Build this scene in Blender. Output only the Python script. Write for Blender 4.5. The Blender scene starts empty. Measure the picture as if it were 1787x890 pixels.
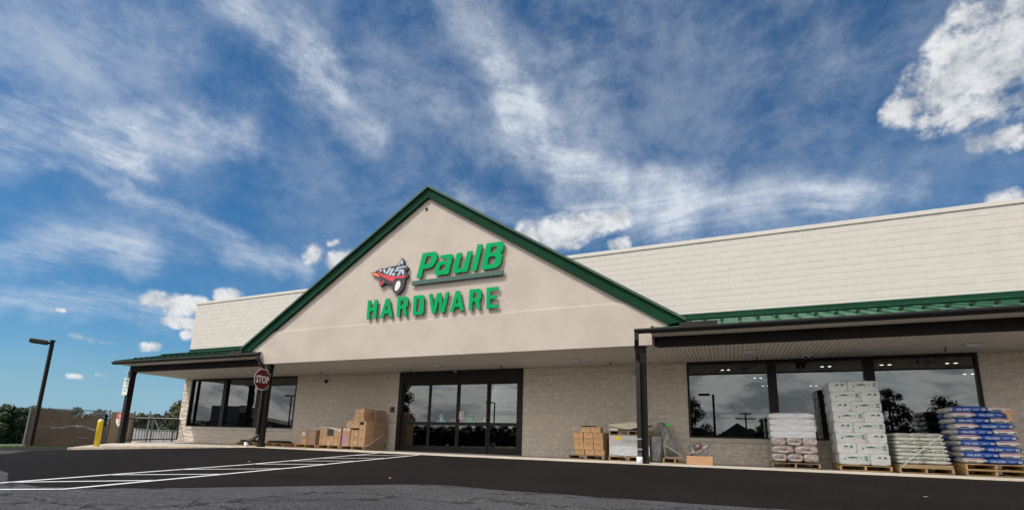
import bpy, bmesh, math, random
from mathutils import Vector, Matrix, noise
from mathutils.geometry import tessellate_polygon
R = math.radians
S = bpy.context.scene
C = S.collection
random.seed(7)

# ------------------------------------------------------------------ camera, exposure
cam_d = bpy.data.cameras.new("camera")
cam = bpy.data.objects.new("camera", cam_d)
C.objects.link(cam)
yaw, pitch, roll = R(-23.7767), R(11.2288), R(1.5728)
fw = Vector((math.sin(yaw) * math.cos(pitch), math.cos(yaw) * math.cos(pitch), math.sin(pitch)))
r0 = fw.cross(Vector((0, 0, 1))).normalized()
u0 = r0.cross(fw)
rr = r0 * math.cos(roll) + u0 * math.sin(roll)
uu = -r0 * math.sin(roll) + u0 * math.cos(roll)
cam.matrix_world = Matrix(((rr.x, uu.x, -fw.x, 0.0), (rr.y, uu.y, -fw.y, -16.15),
                           (rr.z, uu.z, -fw.z, 0.535), (0, 0, 0, 1)))
cam_d.sensor_width = 36.0
cam_d.lens = 36.0 * 863.27 / 1787.0
cam_d.shift_y = (595.5 - 445.0) / 1787.0
cam_d.clip_start = 0.05
cam_d.clip_end = 3000.0
S.camera = cam
S.view_settings.view_transform = 'Standard'
S.view_settings.look = 'None'
S.view_settings.exposure = 0.30
S.view_settings.gamma = 1.0
S.render.resolution_x, S.render.resolution_y = 1024, 509
try:
    S.cycles.max_bounces = 8
    S.cycles.transparent_max_bounces = 12
    S.cycles.use_denoising = True
except Exception:
    pass

# ------------------------------------------------------------------ node helper
class NT:
    def __init__(s, tree):
        s.t = tree; s.n = tree.nodes; s.l = tree.links
    def node(s, typ, **kw):
        n = s.n.new(typ)
        for k, v in kw.items():
            setattr(n, k, v)
        return n
    def put(s, sock, v):
        if v is None:
            return
        if hasattr(v, "is_output"):
            s.l.new(v, sock)
        else:
            sock.default_value = v
    def m(s, op, a, b=None, c=None, clamp=False):
        n = s.node("ShaderNodeMath", operation=op, use_clamp=clamp)
        s.put(n.inputs[0], a); s.put(n.inputs[1], b); s.put(n.inputs[2], c)
        return n.outputs[0]
    def v(s, op, a, b=None, scale=None):
        n = s.node("ShaderNodeVectorMath", operation=op)
        s.put(n.inputs[0], a); s.put(n.inputs[1], b)
        if scale is not None:
            s.put(n.inputs["Scale"], scale)
        return n.outputs["Value"] if op in ("LENGTH", "DOT_PRODUCT", "DISTANCE") else n.outputs[0]
    def xyz(s, x, y, z=0.0):
        n = s.node("ShaderNodeCombineXYZ")
        s.put(n.inputs[0], x); s.put(n.inputs[1], y); s.put(n.inputs[2], z)
        return n.outputs[0]
    def rng(s, v, a, b, c=0.0, d=1.0, smooth=True):
        n = s.node("ShaderNodeMapRange", interpolation_type='SMOOTHSTEP' if smooth else 'LINEAR')
        s.put(n.inputs[0], v); s.put(n.inputs[1], a); s.put(n.inputs[2], b)
        s.put(n.inputs[3], c); s.put(n.inputs[4], d)
        return n.outputs[0]
    def noise(s, vec, scale=5.0, detail=4.0, rough=0.5, dist=0.0):
        n = s.node("ShaderNodeTexNoise")
        s.put(n.inputs["Vector"], vec); n.inputs["Scale"].default_value = scale
        n.inputs["Detail"].default_value = detail; n.inputs["Roughness"].default_value = rough
        n.inputs["Distortion"].default_value = dist
        return n.outputs[0], n.outputs[1]
    def mix(s, f, a, b):
        n = s.node("ShaderNodeMix", data_type='RGBA')
        s.put(n.inputs[0], f); s.put(n.inputs[6], a); s.put(n.inputs[7], b)
        return n.outputs[2]

def c4(c):
    return (c[0], c[1], c[2], 1.0)

# ------------------------------------------------------------------ sun and sky
TO_SUN = Vector((-0.43, -0.50, 1.0)).normalized()
sun_el = math.asin(TO_SUN.z)
sun_d = bpy.data.lights.new("sun", 'SUN')
sun_d.energy = 3.1
sun_d.angle = R(0.5)
sun_d.color = (1.0, 0.965, 0.92)
sun = bpy.data.objects.new("sun", sun_d)
C.objects.link(sun)
sun.rotation_euler = TO_SUN.to_track_quat('Z', 'Y').to_euler()
sun.location = (0, 0, 60)

world = bpy.data.worlds.new("World")
S.world = world
world.use_nodes = True
W = NT(world.node_tree)
W.n.clear()
STR = 0.066
sky = W.node("ShaderNodeTexSky", sky_type='NISHITA', sun_disc=False)
sky.sun_elevation = sun_el
sky.sun_rotation = math.atan2(TO_SUN.x, TO_SUN.y)
sky.air_density = 1.0
sky.dust_density = 0.35
sky.ozone_density = 2.2
d = W.node("ShaderNodeTexCoord").outputs["Generated"]
d = W.v('NORMALIZE', d)
sp = W.node("ShaderNodeSeparateXYZ"); W.l.new(d, sp.inputs[0])
dx, dy, dz = sp.outputs
zz = W.m('ADD', W.m('MAXIMUM', dz, 0.0), 0.035)
pu, pv = W.m('DIVIDE', dx, zz), W.m('DIVIDE', dy, zz)
az = W.m('MULTIPLY', W.m('ARCTAN2', dx, dy), 57.29578)
el = W.m('MULTIPLY', W.m('ARCSINE', dz), 57.29578)
wf, wc = W.noise(d, 7.0, 4.0, 0.6)
ws = W.node("ShaderNodeSeparateColor"); W.l.new(wc, ws.inputs[0])
AE = W.xyz(W.m('MULTIPLY_ADD', W.m('SUBTRACT', ws.outputs[0], 0.5), 9.0, az),
           W.m('MULTIPLY_ADD', W.m('SUBTRACT', ws.outputs[1], 0.5), 7.0, el))
AE2 = W.xyz(az, el)
def stroke(P, a, b, w, k):
    """soft band along the segment a-b in azimuth / elevation degrees"""
    a = Vector((a[0], a[1], 0)); b = Vector((b[0], b[1], 0)); ab = b - a
    L2 = max(ab.length_squared, 1e-6)
    pa = W.v('SUBTRACT', P, tuple(a))
    h = W.m('MULTIPLY', W.v('DOT_PRODUCT', pa, tuple(ab)), 1.0 / L2, clamp=True)
    q = W.v('SUBTRACT', pa, W.v('SCALE', tuple(ab), scale=h))
    return W.rng(W.v('LENGTH', q), w, 0.0, 0.0, k)
def total(items, op='ADD'):
    acc = items[0]
    for i in items[1:]:
        acc = W.m(op, acc, i)
    return acc
CIRRUS = [  # azimuth, elevation, azimuth, elevation, half width (degrees), weight
    (-59.26, 40.23, -48.25, 35.96, 4.33, 0.85),
    (-48.25, 35.96, -41.75, 31.64, 3.16, 0.75),
    (-32.40, 46.27, -24.25, 39.56, 6.20, 0.60),
    (-25.01, 39.54, -22.19, 34.21, 3.23, 0.60),
    (-22.19, 34.21, -15.25, 27.96, 5.26, 0.95),
    (-15.25, 27.96, -3.94, 23.50, 5.74, 0.95),
    (-6.35, 27.62, 12.29, 23.33, 4.18, 0.75),
    (-16.71, 40.00, -13.12, 29.94, 6.04, 0.35),
    (-74.71, 21.79, -65.27, 25.04, 3.76, 0.95),
    (-65.27, 25.04, -55.66, 29.54, 2.96, 0.75),
    (-74.88, 25.88, -62.46, 32.51, 5.13, 0.25),
    (-73.14, 13.16, -62.00, 15.67, 2.64, 0.55),
    (-72.55, 9.67, -58.15, 11.24, 2.23, 0.60),
    (-64.95, 20.61, -48.31, 16.93, 1.86, 0.55),
    (-69.06, 21.16, -65.12, 21.67, 0.95, 0.45),
    (-30.99, 27.97, -21.58, 24.35, 2.78, 0.60),
    (8.38, 24.74, 16.00, 23.43, 2.58, 0.45),
    (-70.66, 15.79, -58.56, 17.57, 2.99, 0.30),
    (-43.20, 38.07, -28.36, 32.29, 4.31, 0.25),
    (-74.56, 30.78, -62.97, 35.14, 4.89, 0.18),
    (0.99, 40.75, 13.52, 34.08, 5.55, 0.12),
]
CUMULUS = [
    (17.01, 29.80, 20.25, 29.80, 2.14, 1.00),
    (20.31, 30.24, 26.30, 31.97, 4.90, 1.00),
    (22.16, 31.74, 27.83, 29.11, 4.80, 1.00),
    (23.08, 35.00, 28.32, 33.75, 2.37, 0.90),
    (21.65, 28.34, 27.57, 27.55, 2.87, 0.80),
    (16.83, 30.11, 18.55, 29.74, 1.49, 0.90),
    (22.01, 25.43, 24.32, 25.02, 1.76, 0.85),
    (16.74, 29.41, 20.00, 28.03, 1.26, 0.80),
    (22.63, 20.53, 24.02, 20.46, 1.13, 0.90),
    (-21.91, 23.27, -15.95, 23.99, 2.84, 1.00),
    (-15.95, 23.99, -10.57, 25.10, 2.17, 1.00),
    (-19.43, 22.46, -16.64, 22.43, 1.59, 0.90),
    (-11.85, 21.95, -10.50, 22.19, 1.25, 0.90),
    (-46.94, 18.97, -46.86, 18.80, 1.80, 0.95),
    (-44.57, 18.41, -42.17, 19.48, 2.00, 1.00),
    (-45.39, 20.43, -44.50, 20.75, 0.60, 0.80),
    (-60.93, 12.01, -56.84, 12.18, 1.37, 1.00),
    (-59.11, 11.35, -57.06, 11.98, 1.38, 0.90),
    (-55.26, 13.42, -54.00, 13.69, 1.14, 1.00),
    (-59.32, 10.22, -57.06, 10.23, 0.96, 1.00),
    (-57.63, 9.08, -56.70, 9.32, 0.84, 0.80),
    (-60.73, 7.56, -59.87, 7.73, 0.74, 0.75),
    (-65.93, 7.79, -64.35, 7.63, 0.56, 0.55),
    (-64.55, 7.60, -63.13, 7.50, 0.51, 0.55),
    (-63.78, 4.58, -62.83, 4.63, 0.45, 0.55),
    (-65.59, 4.35, -64.83, 4.32, 0.43, 0.52),
    (-67.18, 9.82, -66.81, 9.84, 0.37, 0.50),
]
cm = total([stroke(AE, s[0:2], s[2:4], s[4], s[5]) for s in CIRRUS])
cm = W.m('MINIMUM', cm, 1.05)
# streaks drawn out along the wind, in the plane of the cloud layer
low, lowc = W.noise(W.xyz(pu, pv), 0.8, 3.0, 0.5)
ang = W.m('ADD', 1.36, W.m('MULTIPLY', W.rng(pu, -1.0, 0.6), -0.62))
ca, sa = W.m('COSINE', ang), W.m('SINE', ang)
along = W.m('ADD', W.m('MULTIPLY', pu, ca), W.m('MULTIPLY', pv, sa))
across = W.m('SUBTRACT', W.m('MULTIPLY', pv, ca), W.m('MULTIPLY', pu, sa))
across = W.m('ADD', across, W.m('MULTIPLY', low, 0.55))
t1, _ = W.noise(W.xyz(W.m('MULTIPLY', across, 5.0), W.m('MULTIPLY', along, 2.0), 3.1), 1.0, 8.0, 0.66, 0.15)
t2, _ = W.noise(W.v('MULTIPLY', d, (1.0, 0.9, 1.25)), 6.0, 9.0, 0.70, 0.15)
t3, _ = W.noise(W.xyz(W.m('MULTIPLY', across, 10.0), W.m('MULTIPLY', along, 5.5), 1.7), 1.6, 6.0, 0.7, 0.0)
tex = W.m('ADD', W.m('ADD', W.m('MULTIPLY', t1, 0.38), W.m('MULTIPLY', t2, 0.40)), W.m('MULTIPLY', t3, 0.22))
texs = W.rng(tex, 0.37, 0.67)
cir = W.m('MULTIPLY', cm, W.m('ADD', 0.16, W.m('MULTIPLY', texs, 0.84)))
veil = W.m('MULTIPLY', W.rng(t2, 0.35, 0.75), W.rng(el, 5.0, 34.0, 0.05, 0.30))
cir = W.m('MINIMUM', W.m('ADD', cir, veil), 0.97)
# heaped clouds, placed ones in front, broken cloud behind the camera
b1, _ = W.noise(d, 17.0, 6.0, 0.62, 0.3)
b2, _ = W.noise(d, 70.0, 5.0, 0.62)
bump = W.m('ADD', W.m('MULTIPLY', W.m('SUBTRACT', b1, 0.5), 2.3), W.m('MULTIPLY', W.m('SUBTRACT', b2, 0.5), 0.85))
cu = total([stroke(AE2, s[0:2], s[2:4], s[4], s[5]) for s in CUMULUS], 'MAXIMUM')
back, _ = W.noise(W.v('MULTIPLY', d, (1.5, 2.0, 5.0)), 2.3, 7.0, 0.66, 0.5)
backm = W.m('MULTIPLY', W.rng(back, 0.20, 0.46), W.rng(dy, 0.08, -0.22))
cud = W.m('ADD', cu, bump)
cuf = W.rng(W.m('ADD', W.m('MULTIPLY', bump, W.rng(cu, 0.0, 0.3)), cu), 0.14, 0.92)
cshade = W.rng(W.m('ADD', b1, W.m('MULTIPLY', b2, 0.25)), 0.45, 0.80)
k = 1.0 / STR
circ = (0.62 * k, 0.665 * k, 0.72 * k, 1)
skyc = W.mix(1.0, sky.outputs[0], (0.40, 0.88, 1.16, 1)); skyc.node.blend_type = 'MULTIPLY'
skyc = W.mix(W.rng(el, 11.0, 0.0, 0.0, 0.85), skyc, (0.25 * k, 0.40 * k, 0.51 * k, 1))
col = W.mix(W.m('MULTIPLY', cir, 0.86), skyc, circ)
col = W.mix(W.m('MULTIPLY', backm, 0.9), col, W.mix(W.rng(back, 0.45, 0.60), (1.10 * k, 1.08 * k, 1.03 * k, 1), (0.42 * k, 0.425 * k, 0.435 * k, 1)))
col = W.mix(W.m('MULTIPLY', cuf, 0.96), col, W.mix(cshade, (0.36 * k, 0.385 * k, 0.42 * k, 1), (0.68 * k, 0.69 * k, 0.70 * k, 1)))
fill_glow = W.m('MULTIPLY', W.rng(W.v('DOT_PRODUCT', d, tuple(TO_SUN)), 0.45, 1.0, 0.0, 1.1), backm)
col = W.mix(1.0, col, W.xyz(W.m('ADD', fill_glow, 1.0), W.m('ADD', W.m('MULTIPLY', fill_glow, 0.97), 1.0), W.m('ADD', W.m('MULTIPLY', fill_glow, 0.92), 1.0))); col.node.blend_type = 'MULTIPLY'   # unseen cloud brightened towards the sun, added to light the shaded fronts
bg = W.node("ShaderNodeBackground")
W.l.new(col, bg.inputs[0]); bg.inputs[1].default_value = STR
wo = W.node("ShaderNodeOutputWorld")
W.l.new(bg.outputs[0], wo.inputs[0])

# ------------------------------------------------------------------ materials
def new_mat(name):
    m = bpy.data.materials.new(name); m.use_nodes = True
    t = NT(m.node_tree)
    return m, t, t.n["Principled BSDF"]
def mat(name, col, rough=0.6, metal=0.0, var=0.0, vscale=4.0, bump=0.0, bscale=40.0, spec=0.5, coat=0.0, col2=None, detail=5.0, obj_var=0.0, stretch=None, emit=None):
    """plain surface: base colour, optional wear noise between two tones, fine relief, per-object tone"""
    m, t, p = new_mat(name)
    p.inputs["Base Color"].default_value = c4(col)
    p.inputs["Roughness"].default_value = rough
    p.inputs["Metallic"].default_value = metal
    p.inputs["Specular IOR Level"].default_value = spec
    p.inputs["Coat Weight"].default_value = coat
    p.inputs["Coat Roughness"].default_value = 0.12
    tc = t.node("ShaderNodeTexCoord").outputs["Object"]
    if stretch:
        tc = t.v('MULTIPLY', tc, stretch)
    c = None
    if var > 0 or col2:
        f, _ = t.noise(tc, vscale, detail, 0.6)
        b = col2 if col2 else tuple(max(0, x * (1 - var)) for x in col)
        a = col if col2 else tuple(min(1, x * (1 + var * 0.6)) for x in col)
        c = t.mix(t.rng(f, 0.36, 0.66), c4(a), c4(b))
    if obj_var > 0:
        rn = t.node("ShaderNodeObjectInfo").outputs["Random"]
        h = t.node("ShaderNodeHueSaturation")
        t.put(h.inputs["Value"], t.rng(rn, 0, 1, 1 - obj_var, 1 + obj_var, False))
        t.put(h.inputs["Color"], c if c is not None else c4(col))
        c = h.outputs[0]
    if c is not None:
        t.l.new(c, p.inputs["Base Color"])
    if bump > 0:
        g, _ = t.noise(tc, bscale, 6.0, 0.65)
        b = t.node("ShaderNodeBump")
        b.inputs["Strength"].default_value = min(1.0, bump * 10); b.inputs["Distance"].default_value = bump * 0.1
        t.l.new(g, b.inputs["Height"]); t.l.new(b.outputs[0], p.inputs["Normal"])
    if emit:
        p.inputs["Emission Color"].default_value = c4(emit[0]); p.inputs["Emission Strength"].default_value = emit[1]
    return m

M = {}
M['block'] = mat("painted_block", (0.555, 0.507, 0.468), 0.75, var=0.04, vscale=2.2, bump=0.03, bscale=55, obj_var=0.010)
M['joint'] = mat("painted_joint", (0.555, 0.507, 0.468), 0.85, var=0.05)
M['split'] = mat("split_face", (0.62, 0.545, 0.465), 0.9, var=0.12, vscale=7, bump=0.16, bscale=34, obj_var=0.03)
M['sjoint'] = mat("split_joint", (0.59, 0.515, 0.44), 0.95, var=0.08)
M['sill'] = mat("sill_stone", (0.52, 0.47, 0.41), 0.85, var=0.06, bump=0.05, bscale=60)
M['stucco'] = mat("stucco", (0.505, 0.437, 0.378), 0.92, var=0.075, vscale=0.9, bump=0.10, bscale=90, detail=7)
M['coping'] = mat("coping_metal", (0.57, 0.525, 0.485), 0.45, var=0.03)
M['green'] = mat("green_trim", (0.0095, 0.043, 0.024), 0.75, var=0.12, vscale=3, spec=0.05)
M['greenroof'] = mat("green_roof_metal", (0.020, 0.098, 0.054), 0.45, var=0.10, vscale=2, spec=0.3)
M['capgreen'] = mat("green_cap", (0.050, 0.095, 0.068), 0.5, var=0.08, spec=0.2)
M['bronze'] = mat("dark_bronze", (0.012, 0.0105, 0.010), 0.5, var=0.15, vscale=3, spec=0.22)
M['beam'] = mat("beam_metal", (0.030, 0.027, 0.026), 0.8, var=0.15, vscale=3, spec=0.08)
M['gutter'] = mat("gutter_metal", (0.015, 0.0135, 0.013), 0.42, var=0.15, spec=0.35)
M['frame'] = mat("bronze_frame", (0.017, 0.0142, 0.0122), 0.5, var=0.12, vscale=2, spec=0.25)
M['soffit'] = mat("soffit_vinyl", (0.52, 0.485, 0.455), 0.6, var=0.04, vscale=1.5, obj_var=0.025)
M['fixture'] = mat("white_fixture", (0.55, 0.56, 0.57), 0.45, var=0.04)
M['lens'] = mat("frosted_lens", (0.40, 0.44, 0.48), 0.25)
M['black'] = mat("black_plastic", (0.012, 0.012, 0.013), 0.45, var=0.1)
M['red'] = mat("red_face", (0.115, 0.002, 0.005), 0.6, var=0.06)
M['redlight'] = mat("red_lens", (0.22, 0.01, 0.01), 0.3, emit=((1, 0.05, 0.03), 0.08))
M['white'] = mat("white_paint", (0.72, 0.72, 0.71), 0.5, var=0.05)
M['letter'] = mat("letter_green", (0.0, 0.335, 0.10), 0.7, var=0.04, vscale=3, spec=0.08)
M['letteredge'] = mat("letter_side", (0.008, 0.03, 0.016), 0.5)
M['bar'] = mat("dark_green_bar", (0.035, 0.095, 0.072), 0.42, var=0.06)
M['signblack'] = mat("sign_black", (0.022, 0.022, 0.026), 0.45)
M['signred'] = mat("sign_red", (0.62, 0.030, 0.055), 0.4)
M['signorange'] = mat("sign_orange", (0.78, 0.22, 0.045), 0.4)
M['signgrey'] = mat("sign_grey", (0.46, 0.52, 0.62), 0.4)
M['galv'] = mat("galvanised_steel", (0.22, 0.235, 0.245), 0.5, metal=0.4, var=0.12, vscale=8)
M['yellow'] = mat("yellow_sleeve", (0.86, 0.58, 0.008), 0.42, var=0.05, vscale=2)
M['greyyellow'] = mat("faded_yellow", (0.55, 0.34, 0.02), 0.6, var=0.2)
M['card'] = mat("cardboard", (0.58, 0.345, 0.175), 0.75, var=0.10, vscale=5, bump=0.01, bscale=20, obj_var=0.07)
M['cardwrap'] = mat("wrapped_cardboard", (0.58, 0.345, 0.175), 0.6, var=0.14, vscale=3.5, bump=0.035, bscale=9, coat=0.55, obj_var=0.08, stretch=(1, 1, 2.2))
M['cardplain'] = mat('plain_cardboard', (0.40, 0.225, 0.115), 0.8, var=0.10, vscale=5)
M['carddarkshade'] = mat("dark_and_shaded_cardboard", (0.40, 0.255, 0.17), 0.6, var=0.16, vscale=4, bump=0.03, bscale=8, coat=0.5, obj_var=0.05)  # brown of the leftmost boxes; paints shade onto the tall stack's rear boxes
M['tape'] = mat("tan_tape", (0.40, 0.225, 0.105), 0.3, var=0.08)
M['wood'] = mat("pallet_wood", (0.60, 0.38, 0.165), 0.8, var=0.28, vscale=3.0, bump=0.03, bscale=30, obj_var=0.18, stretch=(1.0, 6, 6))
M['woodold'] = mat("weathered_pallet_wood", (0.46, 0.32, 0.19), 0.85, var=0.30, vscale=3, bump=0.04, bscale=30, obj_var=0.2, stretch=(1.0, 6, 6))
M['film'] = mat("white_film", (0.76, 0.76, 0.77), 0.30, var=0.12, vscale=4, bump=0.10, bscale=9, coat=0.35, obj_var=0.03, stretch=(1, 1, 2.5))
M['whitebag'] = mat("white_bag", (0.72, 0.705, 0.70), 0.38, var=0.12, vscale=6, bump=0.085, bscale=11, coat=0.2, obj_var=0.035)
M['palebag'] = mat("pale_bag", (0.68, 0.68, 0.60), 0.36, var=0.12, vscale=6, bump=0.07, bscale=16, coat=0.35, obj_var=0.04)
M['bluebag'] = mat("blue_bag", (0.012, 0.075, 0.36), 0.34, var=0.10, vscale=5, bump=0.03, bscale=14, coat=0.3, obj_var=0.08)
M['blackbar'] = mat("bag_black_print", (0.03, 0.03, 0.035), 0.5)
M['redprint'] = mat("bag_red_print", (0.62, 0.03, 0.05), 0.5)
M['greenprint'] = mat("bag_green_print", (0.022, 0.22, 0.105), 0.5, var=0.1, vscale=30)
M['mosprint'] = mat("bag_sage_print", (0.22, 0.40, 0.33), 0.5, var=0.25, vscale=40)
M['brownprint'] = mat("bag_maroon_print", (0.20, 0.035, 0.03), 0.5)
M['greyprint'] = mat("grey_print", (0.30, 0.31, 0.33), 0.5, var=0.2, vscale=30)
M['firebag'] = mat("brown_clear_bag", (0.36, 0.255, 0.20), 0.34, col2=(0.60, 0.57, 0.57), vscale=8, bump=0.06, bscale=14, coat=0.7, obj_var=0.14, stretch=(1, 1, 3.2))
M['flame'] = mat("flame_picture", (0.62, 0.24, 0.04), 0.4, col2=(0.05, 0.025, 0.02), vscale=16)
M['whitelabel'] = mat("white_label", (0.72, 0.71, 0.72), 0.45, var=0.06, vscale=20)
M['yellowlabel'] = mat("yellow_label", (0.85, 0.62, 0.01), 0.5)
M['pinklabel'] = mat("pink_form", (0.66, 0.52, 0.52), 0.5, var=0.15, vscale=30)
M['limelabel'] = mat("lime_sticker", (0.05, 0.78, 0.08), 0.5)
M['purple'] = mat("purple_label", (0.44, 0.30, 0.66), 0.5, var=0.2, vscale=30)
M['crate'] = mat("filmed_panels", (0.58, 0.56, 0.53), 0.35, col2=(0.46, 0.47, 0.50), vscale=2.2, bump=0.04, bscale=8, coat=0.5, stretch=(0.6, 1, 3.5))
M['cream'] = mat("cream_board", (0.62, 0.54, 0.40), 0.6, var=0.07)
M['beigesteel'] = mat("beige_steel", (0.52, 0.44, 0.32), 0.45, var=0.1)
M['greysteel'] = mat("grey_steel", (0.20, 0.22, 0.245), 0.4, var=0.15)
M['wrapgrey'] = mat("grey_wrapped_bundle", (0.34, 0.34, 0.33), 0.28, col2=(0.17, 0.165, 0.155), vscale=6, bump=0.06, bscale=9, coat=0.7, stretch=(3, 3, 0.7))
M['brownpack'] = mat("dark_brown_pack", (0.105, 0.055, 0.032), 0.5, var=0.1)
M['rubber'] = mat("black_rubber", (0.014, 0.014, 0.016), 0.6, var=0.2, bump=0.05, bscale=30)
M['screen'] = mat("brown_privacy_mesh", (0.175, 0.128, 0.098), 0.85, var=0.14, vscale=1.8, bump=0.05, bscale=60)
M['tanpanel'] = mat("tan_privacy_mesh", (0.33, 0.225, 0.16), 0.85, var=0.08, vscale=3, bump=0.05, bscale=60)
M['slat'] = mat("grey_fence_slat", (0.26, 0.25, 0.255), 0.7, var=0.15, obj_var=0.12)
M['stopred'] = mat("bright_red_face", (0.58, 0.018, 0.03), 0.45)
M['signgreen'] = mat("sign_green_ink", (0.03, 0.33, 0.16), 0.5)
M['teal'] = mat("teal_decal", (0.34, 0.58, 0.54), 0.5)
M['orange'] = mat("orange_print", (0.72, 0.26, 0.04), 0.5)
M['dkink'] = mat("dark_ink", (0.05, 0.05, 0.07), 0.6)
M['bark'] = mat("bark", (0.085, 0.062, 0.045), 0.9, var=0.2, bump=0.05, bscale=12)
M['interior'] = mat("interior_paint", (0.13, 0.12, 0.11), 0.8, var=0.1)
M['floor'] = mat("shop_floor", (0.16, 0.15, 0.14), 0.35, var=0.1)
M['lamp'] = mat("lit_lens", (0.9, 0.9, 0.9), 0.4, emit=((1.0, 0.95, 0.86), 7.0))
M['shelf'] = mat("shelf_steel", (0.10, 0.10, 0.10), 0.5, var=0.2)
M['stock'] = mat("shelf_goods", (0.16, 0.13, 0.10), 0.6, col2=(0.05, 0.06, 0.08), vscale=7, obj_var=0.4)
M['shedred'] = mat("red_shed_roof", (0.34, 0.03, 0.02), 0.6)
M['shedyellow'] = mat("yellow_shed_wall", (0.36, 0.26, 0.06), 0.6)
M['shedgreen'] = mat("green_machine_paint", (0.02, 0.14, 0.06), 0.4)
M['housewall'] = mat("house_siding", (0.24, 0.22, 0.20), 0.8, var=0.1)
M['houseroof'] = mat("house_shingle", (0.11, 0.095, 0.085), 0.9, var=0.15)
M['glassdark'] = mat("far_window", (0.03, 0.035, 0.045), 0.15)

def leaf_mat(name, c1, c2):
    m, t, p = new_mat(name)
    tc = t.node("ShaderNodeTexCoord").outputs["Object"]
    f, _ = t.noise(tc, 0.55, 4.0, 0.6)
    g, _ = t.noise(tc, 5.0, 2.0, 0.5)
    t.l.new(t.mix(t.rng(t.m('ADD', t.m('MULTIPLY', f, 0.65), t.m('MULTIPLY', g, 0.35)), 0.36, 0.64), c4(c1), c4(c2)), p.inputs["Base Color"])
    p.inputs["Roughness"].default_value = 0.6
    p.inputs["Specular IOR Level"].default_value = 0.25
    return m
M['leafdark'] = leaf_mat("dark_foliage", (0.010, 0.022, 0.007), (0.030, 0.052, 0.014))
M['leafmid'] = leaf_mat("mid_foliage", (0.020, 0.040, 0.011), (0.052, 0.078, 0.021))
M['leafwarm'] = leaf_mat("turning_foliage", (0.030, 0.040, 0.011), (0.090, 0.070, 0.020))

def glass_mat():
    m = bpy.data.materials.new("window_glass"); m.use_nodes = True
    t = NT(m.node_tree); t.n.clear()
    tr = t.node("ShaderNodeBsdfTransparent"); tr.inputs[0].default_value = (0.50, 0.53, 0.52, 1)
    gl = t.node("ShaderNodeBsdfGlossy"); gl.inputs["Roughness"].default_value = 0.0
    gl.inputs["Color"].default_value = (0.92, 0.95, 0.96, 1)
    fr = t.node("ShaderNodeFresnel"); fr.inputs[0].default_value = 2.25
    mx = t.node("ShaderNodeMixShader")
    t.l.new(fr.outputs[0], mx.inputs[0]); t.l.new(tr.outputs[0], mx.inputs[1]); t.l.new(gl.outputs[0], mx.inputs[2])
    o = t.node("ShaderNodeOutputMaterial"); t.l.new(mx.outputs[0], o.inputs[0])
    return m
M['glass'] = glass_mat()

def asphalt(name, a, b, stone, cracks=False, seal=0.0):
    m, t, p = new_mat(name)
    tc = t.node("ShaderNodeTexCoord").outputs["Object"]
    big, _ = t.noise(tc, 0.35, 5.0, 0.6)
    mid, _ = t.noise(t.v('MULTIPLY', tc, (0.5, 2.2, 1)), 2.0, 4.0, 0.6)
    c = t.mix(t.rng(t.m('ADD', t.m('MULTIPLY', big, 0.6), t.m('MULTIPLY', mid, 0.4)), 0.36, 0.64), c4(a), c4(b))
    fine, _ = t.noise(tc, 55.0, 4.0, 0.75)
    coarse, _ = t.noise(tc, 24.0, 4.0, 0.7)
    c = t.mix(t.m('MULTIPLY', t.rng(coarse, 0.50, 0.72), 0.35), c, c4(stone))
    c = t.mix(t.rng(fine, 0.51, 0.64), c, c4(stone))
    h = fine
    if cracks:
        wv, wcol = t.noise(tc, 1.3, 4.0, 0.6)
        vo = t.node("ShaderNodeTexVoronoi", feature='DISTANCE_TO_EDGE')
        t.l.new(t.v('ADD', t.v('MULTIPLY', tc, (0.55, 0.75, 1)), t.v('SCALE', wcol, scale=1.1)), vo.inputs["Vector"])
        vo.inputs["Scale"].default_value = 1.05
        line = t.rng(vo.outputs["Distance"], 0.0, 0.040, 1.0, 0.0)
        brk, _ = t.noise(tc, 0.8, 3.0, 0.6)
        line = t.m('MULTIPLY', line, t.rng(brk, 0.40, 0.50))
        c = t.mix(t.m('MULTIPLY', line, 0.8), c, (0.012, 0.012, 0.012, 1))
        blot, _ = t.noise(t.v('ADD', tc, (7, 3, 0)), 0.9, 5.0, 0.65)
        c = t.mix(t.m('MULTIPLY', t.rng(blot, 0.55, 0.72), 0.45), c, (0.020, 0.020, 0.021, 1))
        h = t.m('SUBTRACT', fine, line)
    t.l.new(c, p.inputs["Base Color"])
    p.inputs["Roughness"].default_value = 0.88
    p.inputs["Specular IOR Level"].default_value = 0.04
    bp = t.node("ShaderNodeBump"); bp.inputs["Strength"].default_value = 0.8; bp.inputs["Distance"].default_value = 0.006
    t.l.new(h, bp.inputs["Height"]); t.l.new(bp.outputs[0], p.inputs["Normal"])
    return m
M['newasphalt'] = asphalt("new_asphalt", (0.0062, 0.0052, 0.0050), (0.0105, 0.0089, 0.0085), (0.030, 0.026, 0.024))
M['oldasphalt'] = asphalt("old_asphalt", (0.032, 0.0315, 0.033), (0.052, 0.0515, 0.053), (0.155, 0.153, 0.156), True)
M['kerb'] = mat("concrete_kerb", (0.36, 0.30, 0.23), 0.9, var=0.22, vscale=2.5, bump=0.08, bscale=25)
M['concrete'] = mat("walk_concrete", (0.44, 0.395, 0.34), 0.85, var=0.10, vscale=1.1, bump=0.05, bscale=40)
M['darkkerb'] = mat("asphalt_kerb", (0.018, 0.018, 0.018), 0.9, var=0.2, bump=0.1, bscale=20)
M['grass'] = mat("grass_ground", (0.060, 0.088, 0.022), 0.95, var=0.4, vscale=1.0, bump=0.2, bscale=20)
M['field'] = mat("far_ground", (0.060, 0.075, 0.028), 0.95, var=0.3, vscale=0.05)

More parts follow.
